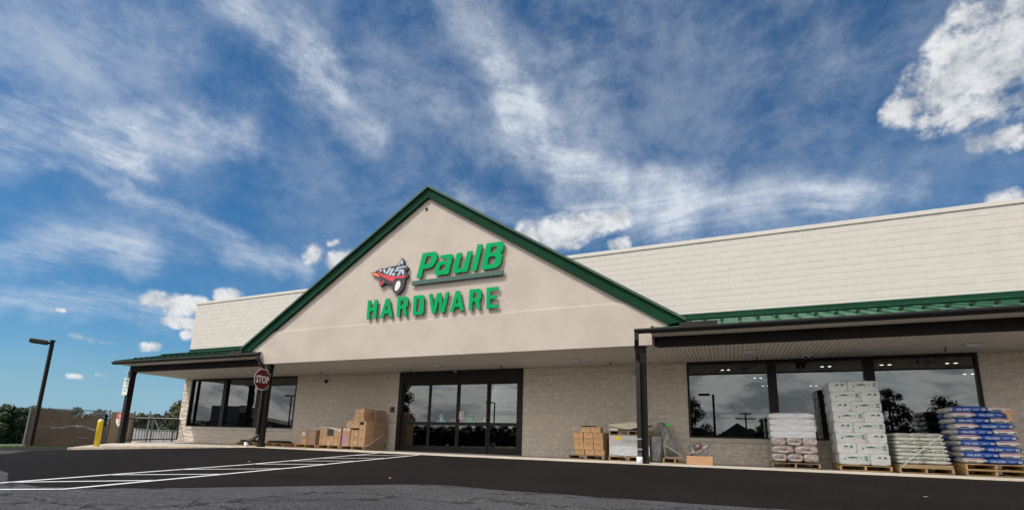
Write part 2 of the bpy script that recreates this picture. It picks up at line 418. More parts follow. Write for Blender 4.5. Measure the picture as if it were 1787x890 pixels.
def line_mat():
    m, t, p = new_mat("road_paint")
    tc = t.node("ShaderNodeTexCoord").outputs["Object"]
    f, _ = t.noise(tc, 26.0, 5.0, 0.7)
    t.l.new(t.mix(t.rng(f, 0.54, 0.74), (0.54, 0.54, 0.53, 1), (0.06, 0.055, 0.053, 1)), p.inputs["Base Color"])
    p.inputs["Roughness"].default_value = 0.75
    return m
M['paint'] = line_mat()

# ------------------------------------------------------------------ mesh helpers
class MB:
    """collects boxes, tubes, prisms and loose faces for ONE mesh object"""
    def __init__(s):
        s.v = []; s.f = []; s.mi = []; s.cur = 0
    def use(s, i):
        s.cur = i; return s
    def add(s, verts, faces):
        o = len(s.v); s.v += [tuple(p) for p in verts]
        for f in faces:
            s.f.append(tuple(o + i for i in f)); s.mi.append(s.cur)
        return s
    def box(s, x0, x1, y0, y1, z0, z1, M4=None):
        vs = [Vector((x, y, z)) for z in (z0, z1) for y in (y0, y1) for x in (x0, x1)]
        if M4 is not None:
            vs = [M4 @ p for p in vs]
        return s.add(vs, [(0, 2, 3, 1), (4, 5, 7, 6), (0, 1, 5, 4), (2, 6, 7, 3), (0, 4, 6, 2), (1, 3, 7, 5)])
    def bbox(s, x0, x1, y0, y1, z0, z1, c=0.01, M4=None):
        """box with chamfered edges"""
        c = min(c, (x1 - x0) * .45, (y1 - y0) * .45, (z1 - z0) * .45)
        bm = bmesh.new(); bmesh.ops.create_cube(bm, size=1.0)
        bmesh.ops.transform(bm, matrix=Matrix.Translation(((x0 + x1) / 2, (y0 + y1) / 2, (z0 + z1) / 2)) @ Matrix.Diagonal((x1 - x0, y1 - y0, z1 - z0, 1)), verts=bm.verts)
        bmesh.ops.bevel(bm, geom=list(bm.edges), offset=c, segments=1, affect='EDGES')
        bm.verts.index_update()
        vs = [(M4 @ p.co) if M4 is not None else p.co.copy() for p in bm.verts]
        fs = [tuple(v.index for v in f.verts) for f in bm.faces]
        bm.free()
        return s.add(vs, fs)
    def tube(s, pts, r, n=8, cap=True, r2=None):
        pts = [Vector(p) for p in pts]; rings = []
        prev = None
        for i, p in enumerate(pts):
            a = pts[max(i - 1, 0)]; b = pts[min(i + 1, len(pts) - 1)]
            t = (b - a).normalized()
            if prev is None:
                h = Vector((0, 0, 1)) if abs(t.z) < 0.9 else Vector((0, 1, 0))
                prev = t.cross(h).normalized()
            x = (prev - t * prev.dot(t)).normalized(); y = t.cross(x); prev = x
            ra = r if r2 is None else r + (r2 - r) * i / (len(pts) - 1)
            rings.append([p + (x * math.cos(2 * math.pi * k / n) + y * math.sin(2 * math.pi * k / n)) * ra for k in range(n)])
        vs = [q for rg in rings for q in rg]; fs = []
        for i in range(len(rings) - 1):
            for k in range(n):
                fs.append((i * n + k, i * n + (k + 1) % n, (i + 1) * n + (k + 1) % n, (i + 1) * n + k))
        if cap:
            fs.append(tuple(range(n - 1, -1, -1))); fs.append(tuple((len(rings) - 1) * n + k for k in range(n)))
        return s.add(vs, fs)
    def sqtube(s, pts, hw, hd):
        """rectangular pipe: half width along X, half depth across"""
        pts = [Vector(p) for p in pts]; vs = []; fs = []
        for i, p in enumerate(pts):
            a = pts[max(i - 1, 0)]; b = pts[min(i + 1, len(pts) - 1)]
            t = (b - a).normalized(); x = Vector((1, 0, 0)); x = (x - t * x.dot(t))
            x = x.normalized() if x.length > .05 else Vector((0, 0, 1)); y = t.cross(x)
            vs += [p + x * hw + y * hd, p - x * hw + y * hd, p - x * hw - y * hd, p + x * hw - y * hd]
        for i in range(len(pts) - 1):
            for k in range(4):
                fs.append((i * 4 + k, i * 4 + (k + 1) % 4, (i + 1) * 4 + (k + 1) % 4, (i + 1) * 4 + k))
        fs.append((3, 2, 1, 0)); n = (len(pts) - 1) * 4; fs.append((n, n + 1, n + 2, n + 3))
        return s.add(vs, fs)
    def prism(s, poly, a, b, fn, side=None, front=None):
        """extrude a polygon (with holes) given in 2D; fn(u, v, w) -> 3D, w from a (front) to b"""
        polys = poly if isinstance(poly[0][0], (tuple, list)) else [poly]
        flat = [p for q in polys for p in q]
        tris = tessellate_polygon([[Vector((p[0], p[1], 0)) for p in q] for q in polys])
        n = len(flat); c0 = s.cur
        if front is not None:
            s.use(front)
        o = [fn(p[0], p[1], a) for p in flat]
        def orient(t, flip):
            (x0, y0), (x1, y1), (x2, y2) = (flat[i] for i in t)
            ccw = (x1 - x0) * (y2 - y0) - (x2 - x0) * (y1 - y0) > 0
            return tuple(t) if ccw != flip else tuple(reversed(t))
        s.add(o, [orient(t, False) for t in tris])
        s.use(c0 if side is None else side)
        s.add([fn(p[0], p[1], b) for p in flat], [orient(t, True) for t in tris])
        k = 0
        for q in polys:
            m = len(q)
            vs = [fn(p[0], p[1], a) for p in q] + [fn(p[0], p[1], b) for p in q]
            s.add(vs, [(i, i + m, (i + 1) % m + m, (i + 1) % m) for i in range(m)])
            k += m
        s.use(c0)
        return s
    def mesh(s, name, mats, smooth=False):
        me = bpy.data.meshes.new(name)
        me.from_pydata(s.v, [], s.f)
        for m in (mats if isinstance(mats, (list, tuple)) else [mats]):
            me.materials.append(m)
        if any(s.mi):
            me.polygons.foreach_set("material_index", s.mi)
        if smooth:
            me.polygons.foreach_set("use_smooth", [True] * len(s.f))
        me.update()
        return me
    def build(s, name, mats, parent=None, smooth=False, loc=None):
        return link(name, s.mesh(name, mats, smooth), parent, loc)
def fix_normals(me):
    bm = bmesh.new(); bm.from_mesh(me)
    bmesh.ops.recalc_face_normals(bm, faces=bm.faces); bm.to_mesh(me); bm.free()
def link(name, me, parent=None, loc=None, rot=None):
    o = bpy.data.objects.new(name, me); C.objects.link(o)
    if parent is not None:
        o.parent = parent
    if loc is not None:
        o.location = loc
    if rot is not None:
        o.rotation_euler = rot
    return o
def tag(o, label, cat, group=None, kind=None):
    o["label"] = label; o["category"] = cat
    if group:
        o["group"] = group
    if kind:
        o["kind"] = kind
    return o
def thing(name, label, cat, loc=(0, 0, 0), rz=0.0, group=None):
    o = bpy.data.objects.new(name, None); C.objects.link(o)
    o.empty_display_size = 0.2
    o.location = loc; o.rotation_euler = (0, 0, rz)
    return tag(o, label, cat, group)
def structure(o, label=None):
    o["kind"] = "structure"
    if label:
        o["label"] = label
    return o
def dup(root, loc, rz=None, label=None, group=None):
    r = root.copy(); C.objects.link(r); r.location = loc
    if rz is not None:
        r.rotation_euler = (0, 0, rz)
    if label: r["label"] = label
    if group: r["group"] = group
    for ch in list(root.children):
        c = ch.copy(); C.objects.link(c); c.parent = r
        for g in list(ch.children):
            q = g.copy(); C.objects.link(q); q.parent = c
    return r
XZ = lambda u, v, w: (u, w, v)          # facade plane: u = X, v = Z, w = Y
_txt = {}
def text_mb(txt, size, bold=0.0, ax=1.0):
    """flat lettering as (verts, faces) with its lower left corner at 0, 0"""
    key = (txt, size, bold, ax)
    if key not in _txt:
        cu = bpy.data.curves.new("lettering", 'FONT'); cu.body = txt; cu.size = size
        cu.offset = bold; cu.resolution_u = 2; cu.fill_mode = 'FRONT'
        o = bpy.data.objects.new("lettering", cu); C.objects.link(o)
        bpy.context.view_layer.update()
        me = o.to_mesh()
        vs = [v.co.copy() for v in me.vertices]; fs = [tuple(p.vertices) for p in me.polygons]
        o.to_mesh_clear(); bpy.data.objects.remove(o); bpy.data.curves.remove(cu)
        x0 = min(v.x for v in vs); y0 = min(v.y for v in vs)
        x1 = max(v.x for v in vs); y1 = max(v.y for v in vs)
        _txt[key] = ([Vector(((v.x - x0) * ax, v.y - y0, 0)) for v in vs], fs, (x1 - x0) * ax, y1 - y0)
    return _txt[key]
def put_text(mb, txt, size, fn, bold=0.0, ax=1.0, center=True):
    vs, fs, w, h = text_mb(txt, size, bold, ax)
    ox, oy = (-w / 2, -h / 2) if center else (0, 0)
    mb.add([fn(v.x + ox, v.y + oy) for v in vs], fs)
    return w, h

# ------------------------------------------------------------------ ground
def zf(X):
    return 0.02 - 0.038 * min(max(0.0, -15.5 - X), 10.5) - 0.02 * max(0.0, -26.0 - X)
def zg_y(Y):
    return -0.022 * min(max(0.0, -3.4 - Y), 5.6) - 0.008 * min(max(0.0, -9.0 - Y), 11.0)
def Zg(X, Y):
    return zf(X) + zg_y(Y)
XB = [-15.5, -26.0]; YB = [-3.4, -9.0, -20.0]
def axis(a, b, step, extra):
    n = max(1, int(math.ceil((b - a) / step)))
    s = [a + (b - a) * i / n for i in range(n + 1)] + [e for e in extra if a < e < b]
    return sorted(set(round(q, 4) for q in s))
def sheet(name, mat_, xs, y_lo, y_hi, off, ystep=0.6):
    """strip following the ground between two Y limits given per X"""
    mb = MB(); vs = []; idx = {}
    ys_all = axis(min(y_lo(x) for x in xs), max(y_hi(x) for x in xs), ystep, YB)
    for i in range(len(xs) - 1):
        xa, xb = xs[i], xs[i + 1]
        la, ha, lb, hb = y_lo(xa), y_hi(xa), y_lo(xb), y_hi(xb)
        n = max(1, int(max(ha - la, hb - lb) / ystep))
        col = []
        for j in range(n + 1):
            t = j / n
            ya, yb = la + (ha - la) * t, lb + (hb - lb) * t
            col.append(((xa, ya, Zg(xa, ya) + off), (xb, yb, Zg(xb, yb) + off)))
        for j in range(n):
            a, b = col[j]; c, e = col[j + 1]
            mb.add([a, b, e, c], [(0, 1, 2, 3)])
    return mb.build(name, mat_)
def interp(pts):
    def f(x):
        if x <= pts[0][0]: return pts[0][1]
        for (a, b), (c, e) in zip(pts, pts[1:]):
            if x <= c: return b + (e - b) * (x - a) / (c - a)
        return pts[-1][1]
    return f

gx = sorted(set(axis(-40, 30, 2.0, XB) + [-700, -420, -260, -180, -130, -100, -80, -60, -50, 45, 70, 110, 200, 400, 700]))
gy = sorted(set(axis(-30, 12, 2.0, YB) + [-700, -400, -220, -140, -100, -70, -45, 20, 35, 60, 100, 160, 260, 420, 700]))
mb = MB()
idx = {}
for i, x in enumerate(gx):
    for j, y in enumerate(gy):
        idx[i, j] = len(mb.v); mb.v.append((x, y, Zg(x, y) - 0.004 if y < -3.0 or x < -24 else Zg(x, y) - 0.25))
for i in range(len(gx) - 1):
    for j in range(len(gy) - 1):
        mb.f.append((idx[i, j], idx[i + 1, j], idx[i + 1, j + 1], idx[i, j + 1])); mb.mi.append(0)
structure(mb.build("ground", M['field']), "far grassy ground running out to the trees")

EDGE = interp([(-24.6, -5.75), (-20, -8.0), (-15, -10.35), (-13, -11.2), (-11.2, -11.9), (-9.5, -12.3), (-8.3, -12.8),
               (-7.3, -12.93), (-6.6, -12.65), (-6.1, -12.25), (-5.5, -11.62), (-4.7, -10.72), (-4.2, -10.15), (-3.6, -9.96), (-3.0, -10.03),
               (-1.8, -10.05), (-0.5, -10.03), (0.5, -9.95), (3, -10.0), (6, -10.1), (20, -10.3)])
def edge_rough(x):
    return EDGE(x) + 0.05 * noise.noise(Vector((x * 1.7, 3.1, 0))) + 0.02 * noise.noise(Vector((x * 7.0, 1.1, 0)))
KERB_Y = interp([(-24.5, -4.6), (-22.4, -4.15), (-19.2, -3.55), (-16.5, -3.4), (20, -3.4)])
xs = axis(-32, 24, 0.5, XB)
lot_left = interp([(-32, -7.0), (-24.6, -4.58), (24, -3.2)])
structure(sheet("old_parking_lot", M['oldasphalt'], axis(-60, 40, 1.0, XB), lambda x: -48.0,
                lambda x: -4.62 + (x + 24.6) * 0.38 if x < -24.6 else KERB_Y(max(x, -24.5)) + 0.2, 0.0, 1.5), "old grey asphalt with cracks")
structure(sheet("new_asphalt", M['newasphalt'], axis(-24.6, 20, 0.12, XB), edge_rough, lambda x: KERB_Y(x) + 0.15, 0.004, 0.7), "fresh black asphalt along the shop front")
# painted pedestrian hatching
def paint(pts, w):
    mb = MB(); L = []
    for a, b in zip(pts, pts[1:]):
        n = max(1, int((Vector(b) - Vector(a)).length / 0.35))
        L += [(a[0] + (b[0] - a[0]) * i / n, a[1] + (b[1] - a[1]) * i / n) for i in range(n)]
    L.append(pts[-1])
    for i in range(len(L)):
        a = Vector(L[max(i - 1, 0)]); b = Vector(L[min(i + 1, len(L) - 1)]); t = (b - a).normalized(); nrm = Vector((-t.y, t.x)) * w / 2
        for sgn in (1, -1):
            q = Vector(L[i]) + nrm * sgn; mb.v.append((q.x, q.y, Zg(q.x, q.y) + 0.0085))
    for i in range(len(L) - 1):
        mb.f.append((2 * i + 1, 2 * i + 3, 2 * i + 2, 2 * i)); mb.mi.append(0)
    return mb
road_marking = bpy.data.objects.new("road_marking", None); C.objects.link(road_marking); structure(road_marking, "white hatched walkway painted across the asphalt")
UP = [(-9.92, -3.6), (-9.35, -6.59), (-8.86, -9.2), (-8.22, -11.9), (-7.95, -13.0), (-7.6, -14.6)]
LO = [(-8.42, -3.6), (-7.96, -6.9), (-7.57, -9.3), (-6.98, -11.87), (-6.74, -12.93), (-7.35, -13.45), (-8.2, -14.1)]
paint(UP, 0.105).build("line", M['paint'], road_marking)
paint(LO, 0.105).build("line", M['paint'], road_marking)
for a, b in (((-9.62, -4.95), (-8.36, -4.05)), ((-9.33, -6.45), (-8.17, -5.42)), ((-9.13, -7.6), (-7.98, -6.78)), ((-8.96, -8.75), (-7.80, -7.94)),
             ((-8.55, -10.45), (-7.58, -9.22)), ((-8.26, -11.68), (-7.28, -10.66)), ((-7.97, -12.9), (-7.02, -11.8))):
    paint([a, b], 0.10).build("hatch_bar", M['paint'], road_marking)

# concrete walk with its kerb
def walk_z(X, Y):
    t = min(max(-Y / 3.0, 0.0), 1.0)
    return t * (0.035 + 0.0 * X) - max(0.0, -16.5 - X) * t * (0.0125 + 0.022 * min(1.0, max(0.0, (-2.95 - Y) / 1.6)))
mb = MB(); wx = axis(-24.5, 14, 0.7, [-16.5, -19.2, -22.4]); rows = 7
def kerb_top(x):
    return max(walk_z(x, KERB_Y(x)), Zg(x, KERB_Y(x)) + 0.012)
for x in wx:
    ky = KERB_Y(x)
    for j in range(rows + 1):
        y = 0.06 + (ky + 0.16 - 0.06) * j / rows
        mb.v.append((x, y, walk_z(x, y) + (kerb_top(x) - walk_z(x, ky)) * (j / rows) ** 4))
for i in range(len(wx) - 1):
    for j in range(rows):
        a = i * (rows + 1) + j; b = a + rows + 1
        mb.f.append((a, a + 1, b + 1, b)); mb.mi.append(0)
# apron running on to the left, past the rail
o = len(mb.v)
ap = [(-24.5, -4.45, None), (-25.6, -3.1, -0.20), (-26.6, -1.9, -0.19), (-27.5, 3.0, -0.05), (-24.9, 3.0, 0.0), (-24.5, 0.06, 0.0), (-24.5, -2.0, None)]
mb.add([(x, y, walk_z(x, y) if z is None else z) for x, y, z in ap], [(0, 6, 1), (6, 5, 1), (1, 5, 2), (2, 5, 4), (2, 4, 3)])
walk = structure(mb.build("sidewalk", M['concrete']), "pale concrete walk under the porch roof")
kx = axis(-24.5, -15.9, 3.05, []) + axis(-15.9, 14, 3.05, [])[1:]
for a, b in zip(kx, kx[1:]):
    mb = MB(); seg = axis(a + 0.006, b - 0.006, 0.6, [])
    vs = []
    for x in seg:
        ky = KERB_Y(x); zt = kerb_top(x); zb = Zg(x, ky) - 0.12
        wob = 0.008 * noise.noise(Vector((x * 3, 0, 5)))
        vs += [(x, ky + 0.17, zt - 0.002), (x, ky + 0.03, zt + wob), (x, ky + wob, zt - 0.03 + wob), (x, ky - 0.015, zb), (x, ky + 0.17, zb)]
    n = 5; fs = []
    for i in range(len(seg) - 1):
        for k in range(n):
            fs.append((i * n + k, i * n + (k + 1) % n, (i + 1) * n + (k + 1) % n, (i + 1) * n + k))
    fs += [(4, 3, 2, 1, 0), tuple((len(seg) - 1) * n + k for k in range(n))]
    mb.add(vs, fs)
    me = mb.mesh("kerb", M['kerb']); fix_normals(me)
    link("kerb", me, walk)
# grass strip and low black kerb on the far left
mb = MB()
KB = [(-24.75, -4.50), (-27.0, -5.35), (-30.0, -6.5), (-34.0, -8.0), (-44.0, -11.8)]
def row(off_y, dz):
    return [(x, y + off_y, Zg(x, y) + dz) for x, y in KB]
rws = [row(0, -0.02), row(0.02, 0.115), row(0.16, 0.12), row(0.17, 0.07)]
for rw in rws: mb.v += rw
for j in range(len(rws) - 1):
    for i in range(len(KB) - 1):
        a = j * len(KB) + i; b = a + len(KB)
        mb.f.append((a, b, b + 1, a + 1)); mb.mi.append(0)
structure(mb.build("black_kerb", M['darkkerb']), "low black kerb beside the grass verge")
mb = MB()
far = [(x - 1.0, y + 9.0) for x, y in KB]
for (x, y), (x2, y2) in zip(KB, far):
    mb.v += [(x, y + 0.165, Zg(x, y) + 0.085), (x, y + 1.2, Zg(x, y) + 0.12), (x2, y2, Zg(x2, y2) + 0.1)]
for i in range(len(KB) - 1):
    for j in range(2):
        a = i * 3 + j; mb.f.append((a, a + 1, a + 4, a + 3)); mb.mi.append(0)
structure(mb.build("verge", M['grass']), "grass verge behind the low black kerb")
mb = MB(); rnd = random.Random(4)
for _ in range(4200):
    t = rnd.random() * (len(KB) - 1.001); i = int(t); f = t - i
    x = KB[i][0] + (KB[i + 1][0] - KB[i][0]) * f; y = KB[i][1] + (KB[i + 1][1] - KB[i][1]) * f + 0.17 + rnd.random() ** 2 * 2.2
    z = Zg(x, y) + 0.09; h = rnd.uniform(0.03, 0.085); a = rnd.random() * 6.28; w = 0.012
    mb.add([(x - w * math.cos(a), y - w * math.sin(a), z), (x + w * math.cos(a), y + w * math.sin(a), z), (x + rnd.uniform(-.03, .03), y + rnd.uniform(-.03, .03), z + h)], [(0, 1, 2)])
g = mb.build("grass", M['grass']); g["kind"] = "stuff"; g["label"] = "short grass on the verge beside the lamp post"; 

# ------------------------------------------------------------------ the store
shop = thing("store_building", "long cream block store with a green gabled entrance and covered porches", "store")
LX, RX = -25.0, 12.0
WL = (-24.43, -17.40); WR = (-1.15, 5.88); DR = (-11.93, -6.64)
SILL, HEAD, TOP = 0.745, 3.05, 7.05
# masonry backing with openings
mb = MB()
def wallrect(x0, x1, z0, z1, y0=0.0034, y1=0.22):
    mb.box(x0, x1, y0, y1, z0, z1)
wallrect(LX, WL[0], -0.3, HEAD); wallrect(WL[0], WL[1], -0.3, SILL - 0.135); wallrect(WL[1], DR[0], -0.3, HEAD)
wallrect(DR[1], WR[0], -0.3, HEAD); wallrect(WR[0], WR[1], -0.3, SILL - 0.135); wallrect(WR[1], RX, -0.3, HEAD)
wallrect(LX, RX, HEAD + 0.001, 6.915)
mb.box(LX, LX + 0.2, 0.221, 40, -0.5, 6.915); mb.box(RX - 0.2, RX, 0.221, 40, -0.5, 6.915)
mb.box(LX, RX, 40.001, 40.2, -0.5, 6.915)
wall = mb.build("wall", M['joint'], shop)
BW, BH, JT = 0.4064, 0.2032, 0.008
def block_mesh(w, h, c=0.0032, dp=0.02):
    b = MB(); x, z = w / 2, h / 2
    f = [(-x + c, -0.0008, -z + c), (x - c, -0.0008, -z + c), (x - c, -0.0008, z - c), (-x + c, -0.0008, z - c)]
    k = [(-x, 0.0018, -z), (x, 0.0018, -z), (x, 0.0018, z), (-x, 0.0018, z)]
    e = [(-x, dp, -z), (x, dp, -z), (x, dp, z), (-x, dp, z)]
    b.add(f + k + e, [(0, 1, 2, 3)] + [(i + 4, (i + 1) % 4 + 4, (i + 1) % 4, i) for i in range(4)] + [(i + 8, (i + 1) % 4 + 8, (i + 1) % 4 + 4, i + 4) for i in range(4)])
    return b
_bm = {}
def get_block(w):
    w = round(w, 3)
    if w not in _bm:
        _bm[w] = block_mesh(w - JT, BH - JT).mesh("block", M['block'])
    return _bm[w]
rnd = random.Random(11)
cells = []
for rowi in range(22, 34):
    z = (rowi + 0.5) * BH
    off = 0.0 if rowi % 2 else BW / 2
    x = LX - (BW - off if off else 0)
    while x < RX - 0.01:
        a, b = max(x, LX), min(x + BW, RX)
        if b - a > 0.06 and not (-16.4 < (a + b) / 2 < -5.6):
            cells.append(((a + b) / 2, z, b - a))
        x += BW
cells.sort(key=lambda c: (c[0] - 0) ** 2 * 0.8 + 16.15 ** 2 if c[0] < 8.2 else 1e6)
rest = MB()
for i, (x, z, w) in enumerate(cells):
    y = rnd.uniform(-0.0012, 0.0012); ry = rnd.uniform(-0.0015, 0.0015); rz_ = rnd.uniform(-0.008, 0.008); rx_ = rnd.uniform(-0.005, 0.005)
    if i < 300:
        link("block", get_block(w), wall, (x, y, z), (rx_, ry, rz_))
    else:
        q = block_mesh(w - JT, BH - JT); Mx = Matrix.Translation((x, y, z)) @ Matrix.Rotation(rz_, 4, 'Z')
        rest.add([Mx @ Vector(p) for p in q.v], q.f)
o = rest.build("block_courses", M['block'], wall); o["kind"] = "stuff"

for cx_ in (6.575, -1.79):
    MB().box(cx_ - .006, cx_ + .006, -0.0045, 0.0, 4.60, 6.915).build("control_joint", M['coping'], wall)
# rough split-face blocks under the porch
def split_mesh(w, h, seed):
    b = MB(); nx, nz = (9, 5) if w > 0.3 else (5, 5)
    vs = []
    for j in range(nz + 1):
        for i in range(nx + 1):
            u, v = i / nx, j / nz
            x, z = (u - .5) * w, (v - .5) * h
            edge = min(u, 1 - u, v, 1 - v)
            if edge < 1e-6:
                y = 0.002
            else:
                q = Vector((x * 9 + seed * 13.7, z * 9, seed * 3.1))
                y = -0.012 - 0.026 * noise.noise(q) - 0.018 * noise.noise(q * 2.7) - 0.008 * noise.noise(q * 6)
                x += 0.012 * noise.noise(q * 1.9 + Vector((5, 0, 0))); z += 0.008 * noise.noise(q * 1.9 + Vector((0, 9, 0)))
            vs.append((x, y, z))
    fs = [(j * (nx + 1) + i, j * (nx + 1) + i + 1, (j + 1) * (nx + 1) + i + 1, (j + 1) * (nx + 1) + i) for j in range(nz) for i in range(nx)]
    b.add(vs, fs)
    x, z = w / 2, h / 2
    k = [(-x, 0.002, -z), (x, 0.002, -z), (x, 0.002, z), (-x, 0.002, z)]; e = [(p[0], 0.02, p[2]) for p in k]
    b.add(k + e, [(i + 4, (i + 1) % 4 + 4, (i + 1) % 4, i) for i in range(4)])
    return b
_sm = {}
def get_split(w, seed):
    w = round(w, 2)
    if (w, seed) not in _sm:
        _sm[w, seed] = split_mesh(w - JT, BH - JT, seed + w).mesh("split_face_block", M['split'])
    return _sm[w, seed]
cells = []
BAYS = [(LX, WL[0], HEAD), (WL[0], WL[1], SILL - .135), (WL[1], DR[0], HEAD), (DR[1], WR[0], HEAD), (WR[0], WR[1], SILL - .135), (WR[1], RX - 3.0, HEAD)]
bays = []
for bi, (x0, x1, ztop) in enumerate(BAYS):
    bays.append(MB().box(x0 + .003, x1 - .003, 0.0012, 0.0040, 0.0, ztop - .002).build("split_face_wall", M['sjoint'], shop))
    for r_ in range(15):
        z0 = r_ * BH
        if z0 + BH > ztop + 0.01: break
        off = BW / 2 if r_ % 2 else 0.0
        g0 = math.floor((x0 - off) / BW) * BW + off; x = g0
        while x < x1 - 0.01:
            a, b = max(x, x0), min(x + BW, x1)
            if b - a > 0.05:
                cells.append(((a + b) / 2, z0 + BH / 2, b - a, bi))
            x += BW
cells.sort(key=lambda c: abs(c[0] - 0.3) if c[0] < 7.9 else 1e6)
rest = {}
for i, (x, z, w, bi) in enumerate(cells):
    if i < 300:
        link("split_face_block", get_split(w, rnd.randrange(7)), bays[bi], (x, 0, z), (0, rnd.choice((0, 0, math.pi)), 0))
    else:
        q = split_mesh(w - JT, BH - JT, rnd.random() * 20)
        rest.setdefault(bi, MB()).add([(p[0] + x, p[1], p[2] + z) for p in q.v], q.f)
for bi, q in rest.items():
    o = q.build("split_face_courses", M['split'], bays[bi]); o["kind"] = "stuff"
# left return of the front wall, rough faced too
rest = MB()
for r_ in range(15):
    for c in range(8):
        q = split_mesh(BW - JT, BH - JT, r_ * 3.3 + c); off = BW / 2 if r_ % 2 else 0
        for p in q.v:
            rest.v.append((LX + p[1], 0.21 + off + c * BW - p[0], (r_ + .5) * BH + p[2]))
        o_ = len(rest.v) - len(q.v)
        for f in q.f:
            rest.f.append(tuple(o_ + i for i in f)); rest.mi.append(0)
o = rest.build("side_courses", M['split'], bays[0]); o["kind"] = "stuff"
for (a, b) in (WL, WR):
    n = 6; xs_ = [a + (b - a) * i / n for i in range(n + 1)]
    for p, q in zip(xs_, xs_[1:]):
        MB().bbox(p + .003, q - .003, -0.035, 0.2, SILL - 0.133, SILL, 0.008).build("sill_stone", M['sill'], shop)
# coping in lengths, with a shadow gap under its drip
xs_ = [LX - 0.03] + [LX + 3.05 * i for i in range(1, 12)] + [RX + 0.03]
for a, b in zip(xs_, xs_[1:]):
    m_ = MB(); m_.bbox(a + 0.002, b - 0.002, -0.026, 0.26, 6.922, 7.05, 0.004)
    m_.box(b - 0.06, b + 0.03, -0.029, 0.263, 6.926, 7.053) if b < RX else None
    m_.build("coping", M['coping'], shop)
MB().box(LX + 0.2, RX - 0.2, 0.23, 39.9, 6.2, 6.4).build("flat_roof", M['gutter'], shop)

# windows
def window(x0, x1, mull, w2):
    win = MB()
    win.box(x0, x0 + 0.055, -0.012, 0.15, SILL + .001, HEAD - .03); win.box(x1 - 0.055, x1, -0.012, 0.15, SILL + .001, HEAD - .03)
    win.box(x0 + .0555, x1 - .0555, -0.010, 0.15, SILL + .001, SILL + 0.05); win.box(x0 + .0555, x1 - .0555, -0.010, 0.15, HEAD - 0.085, HEAD - .03)
    win = win.build("window", M['frame'], shop)
    edges = [x0 + 0.055]
    for c in mull:
        MB().bbox(c - w2, c + w2, -0.022, 0.14, SILL + .052, HEAD - .087, 0.006).build("mullion", M['frame'], win)
        edges += [c - w2, c + w2]
    edges.append(x1 - 0.055)
    for a, b in zip(edges[::2], edges[1::2]):
        MB().box(a + .001, b - .001, 0.075, 0.087, SILL + .051, HEAD - .088).build("pane", M['glass'], win)
    return win
window(WL[0], WL[1], (-21.98, -19.70), 0.115)
window(WR[0], WR[1], (1.19, 3.555), 0.118)
# entrance doors
dr = MB()
dr.box(DR[0], DR[0] + .17, -0.03, 0.16, 0.0, HEAD - .02); dr.box(DR[1] - .17, DR[1], -0.03, 0.16, 0.0, HEAD - .02)
dr.box(DR[0] + .171, DR[1] - .171, -0.028, 0.16, HEAD - 0.20, HEAD - .02)
dr.box(DR[0] + .171, DR[1] - .171, -0.050, 0.16, 2.60, HEAD - 0.201)
door = dr.build("entrance_door", M['frame'], shop)
lv = [(-11.76, -10.49, 0.055), (-10.485, -9.235, 0.02), (-9.225, -7.985, 0.02), (-7.98, -6.81, 0.055)]
for a, b, y in lv:
    m_ = MB(); s_ = 0.065
    m_.box(a, a + s_, y - .025, y + .025, 0.012, 2.599); m_.box(b - s_, b, y - .025, y + .025, 0.012, 2.599)
    for z0, z1 in ((0.012, 0.235), (0.995, 1.115), (2.50, 2.599)):
        m_.box(a + s_ + .0005, b - s_ - .0005, y - .022, y + .022, z0, z1)
    m_.build("door_leaf", M['frame'], door)
    MB().box(a + s_ + .001, b - s_ - .001, y - .005, y + .005, 0.236, 0.994).build("pane", M['glass'], door)
    MB().box(a + s_ + .001, b - s_ - .001, y - .005, y + .005, 1.116, 2.499).build("pane", M['glass'], door)
MB().box(DR[0], DR[1], -0.06, 0.16, -0.05, 0.0115).build("threshold", M['galv'], door)

# gable over the entrance
GX, AP, HW, ZB = -8.95, 8.48, 7.70, 3.50
slope = (AP - ZB) / HW
def gy_(x): return AP - slope * abs(x - GX)
gm = MB()
vent = [(-9.10, 7.75), (-8.98, 7.75), (-8.98, 7.87), (-9.10, 7.87)]
vent = [(x, z + 0.28) for x, z in vent]
gp = [(-16.1, 3.05), (-1.75, 3.05), (-1.75, ZB), (GX + HW, ZB), (GX, AP), (GX - HW, ZB), (-16.1, ZB)]
gm.prism([gp, vent[::-1]], -3.10, -2.95, XZ)
gable = gm.build("gable_wall", M['stucco'], shop)
fix_normals(gable.data)
MB().box(-9.12, -8.96, -2.949, -2.90, 8.0, 8.17).build("vent", M['white'], gable)
band = MB()
zb = 4.235
bl = lambda z: (GX - (AP - z) / slope, GX + (AP - z) / slope)
l0, r0_ = bl(zb); l1, r1 = bl(zb + 0.016)
lo = [(-16.1, 3.049), (-1.75, 3.049), (-1.75, ZB), (GX + HW, ZB), (r0_, zb), (l0, zb), (GX - HW, ZB), (-16.1, ZB)]
band.prism(lo, -3.135, -3.1005, XZ)
band.add([(l0, -3.135, zb), (r0_, -3.135, zb), (r1, -3.1005, zb + .016), (l1, -3.1005, zb + .016)], [(0, 1, 2, 3)])
band = band.build("lower_band", M['stucco'], gable); fix_normals(band.data)
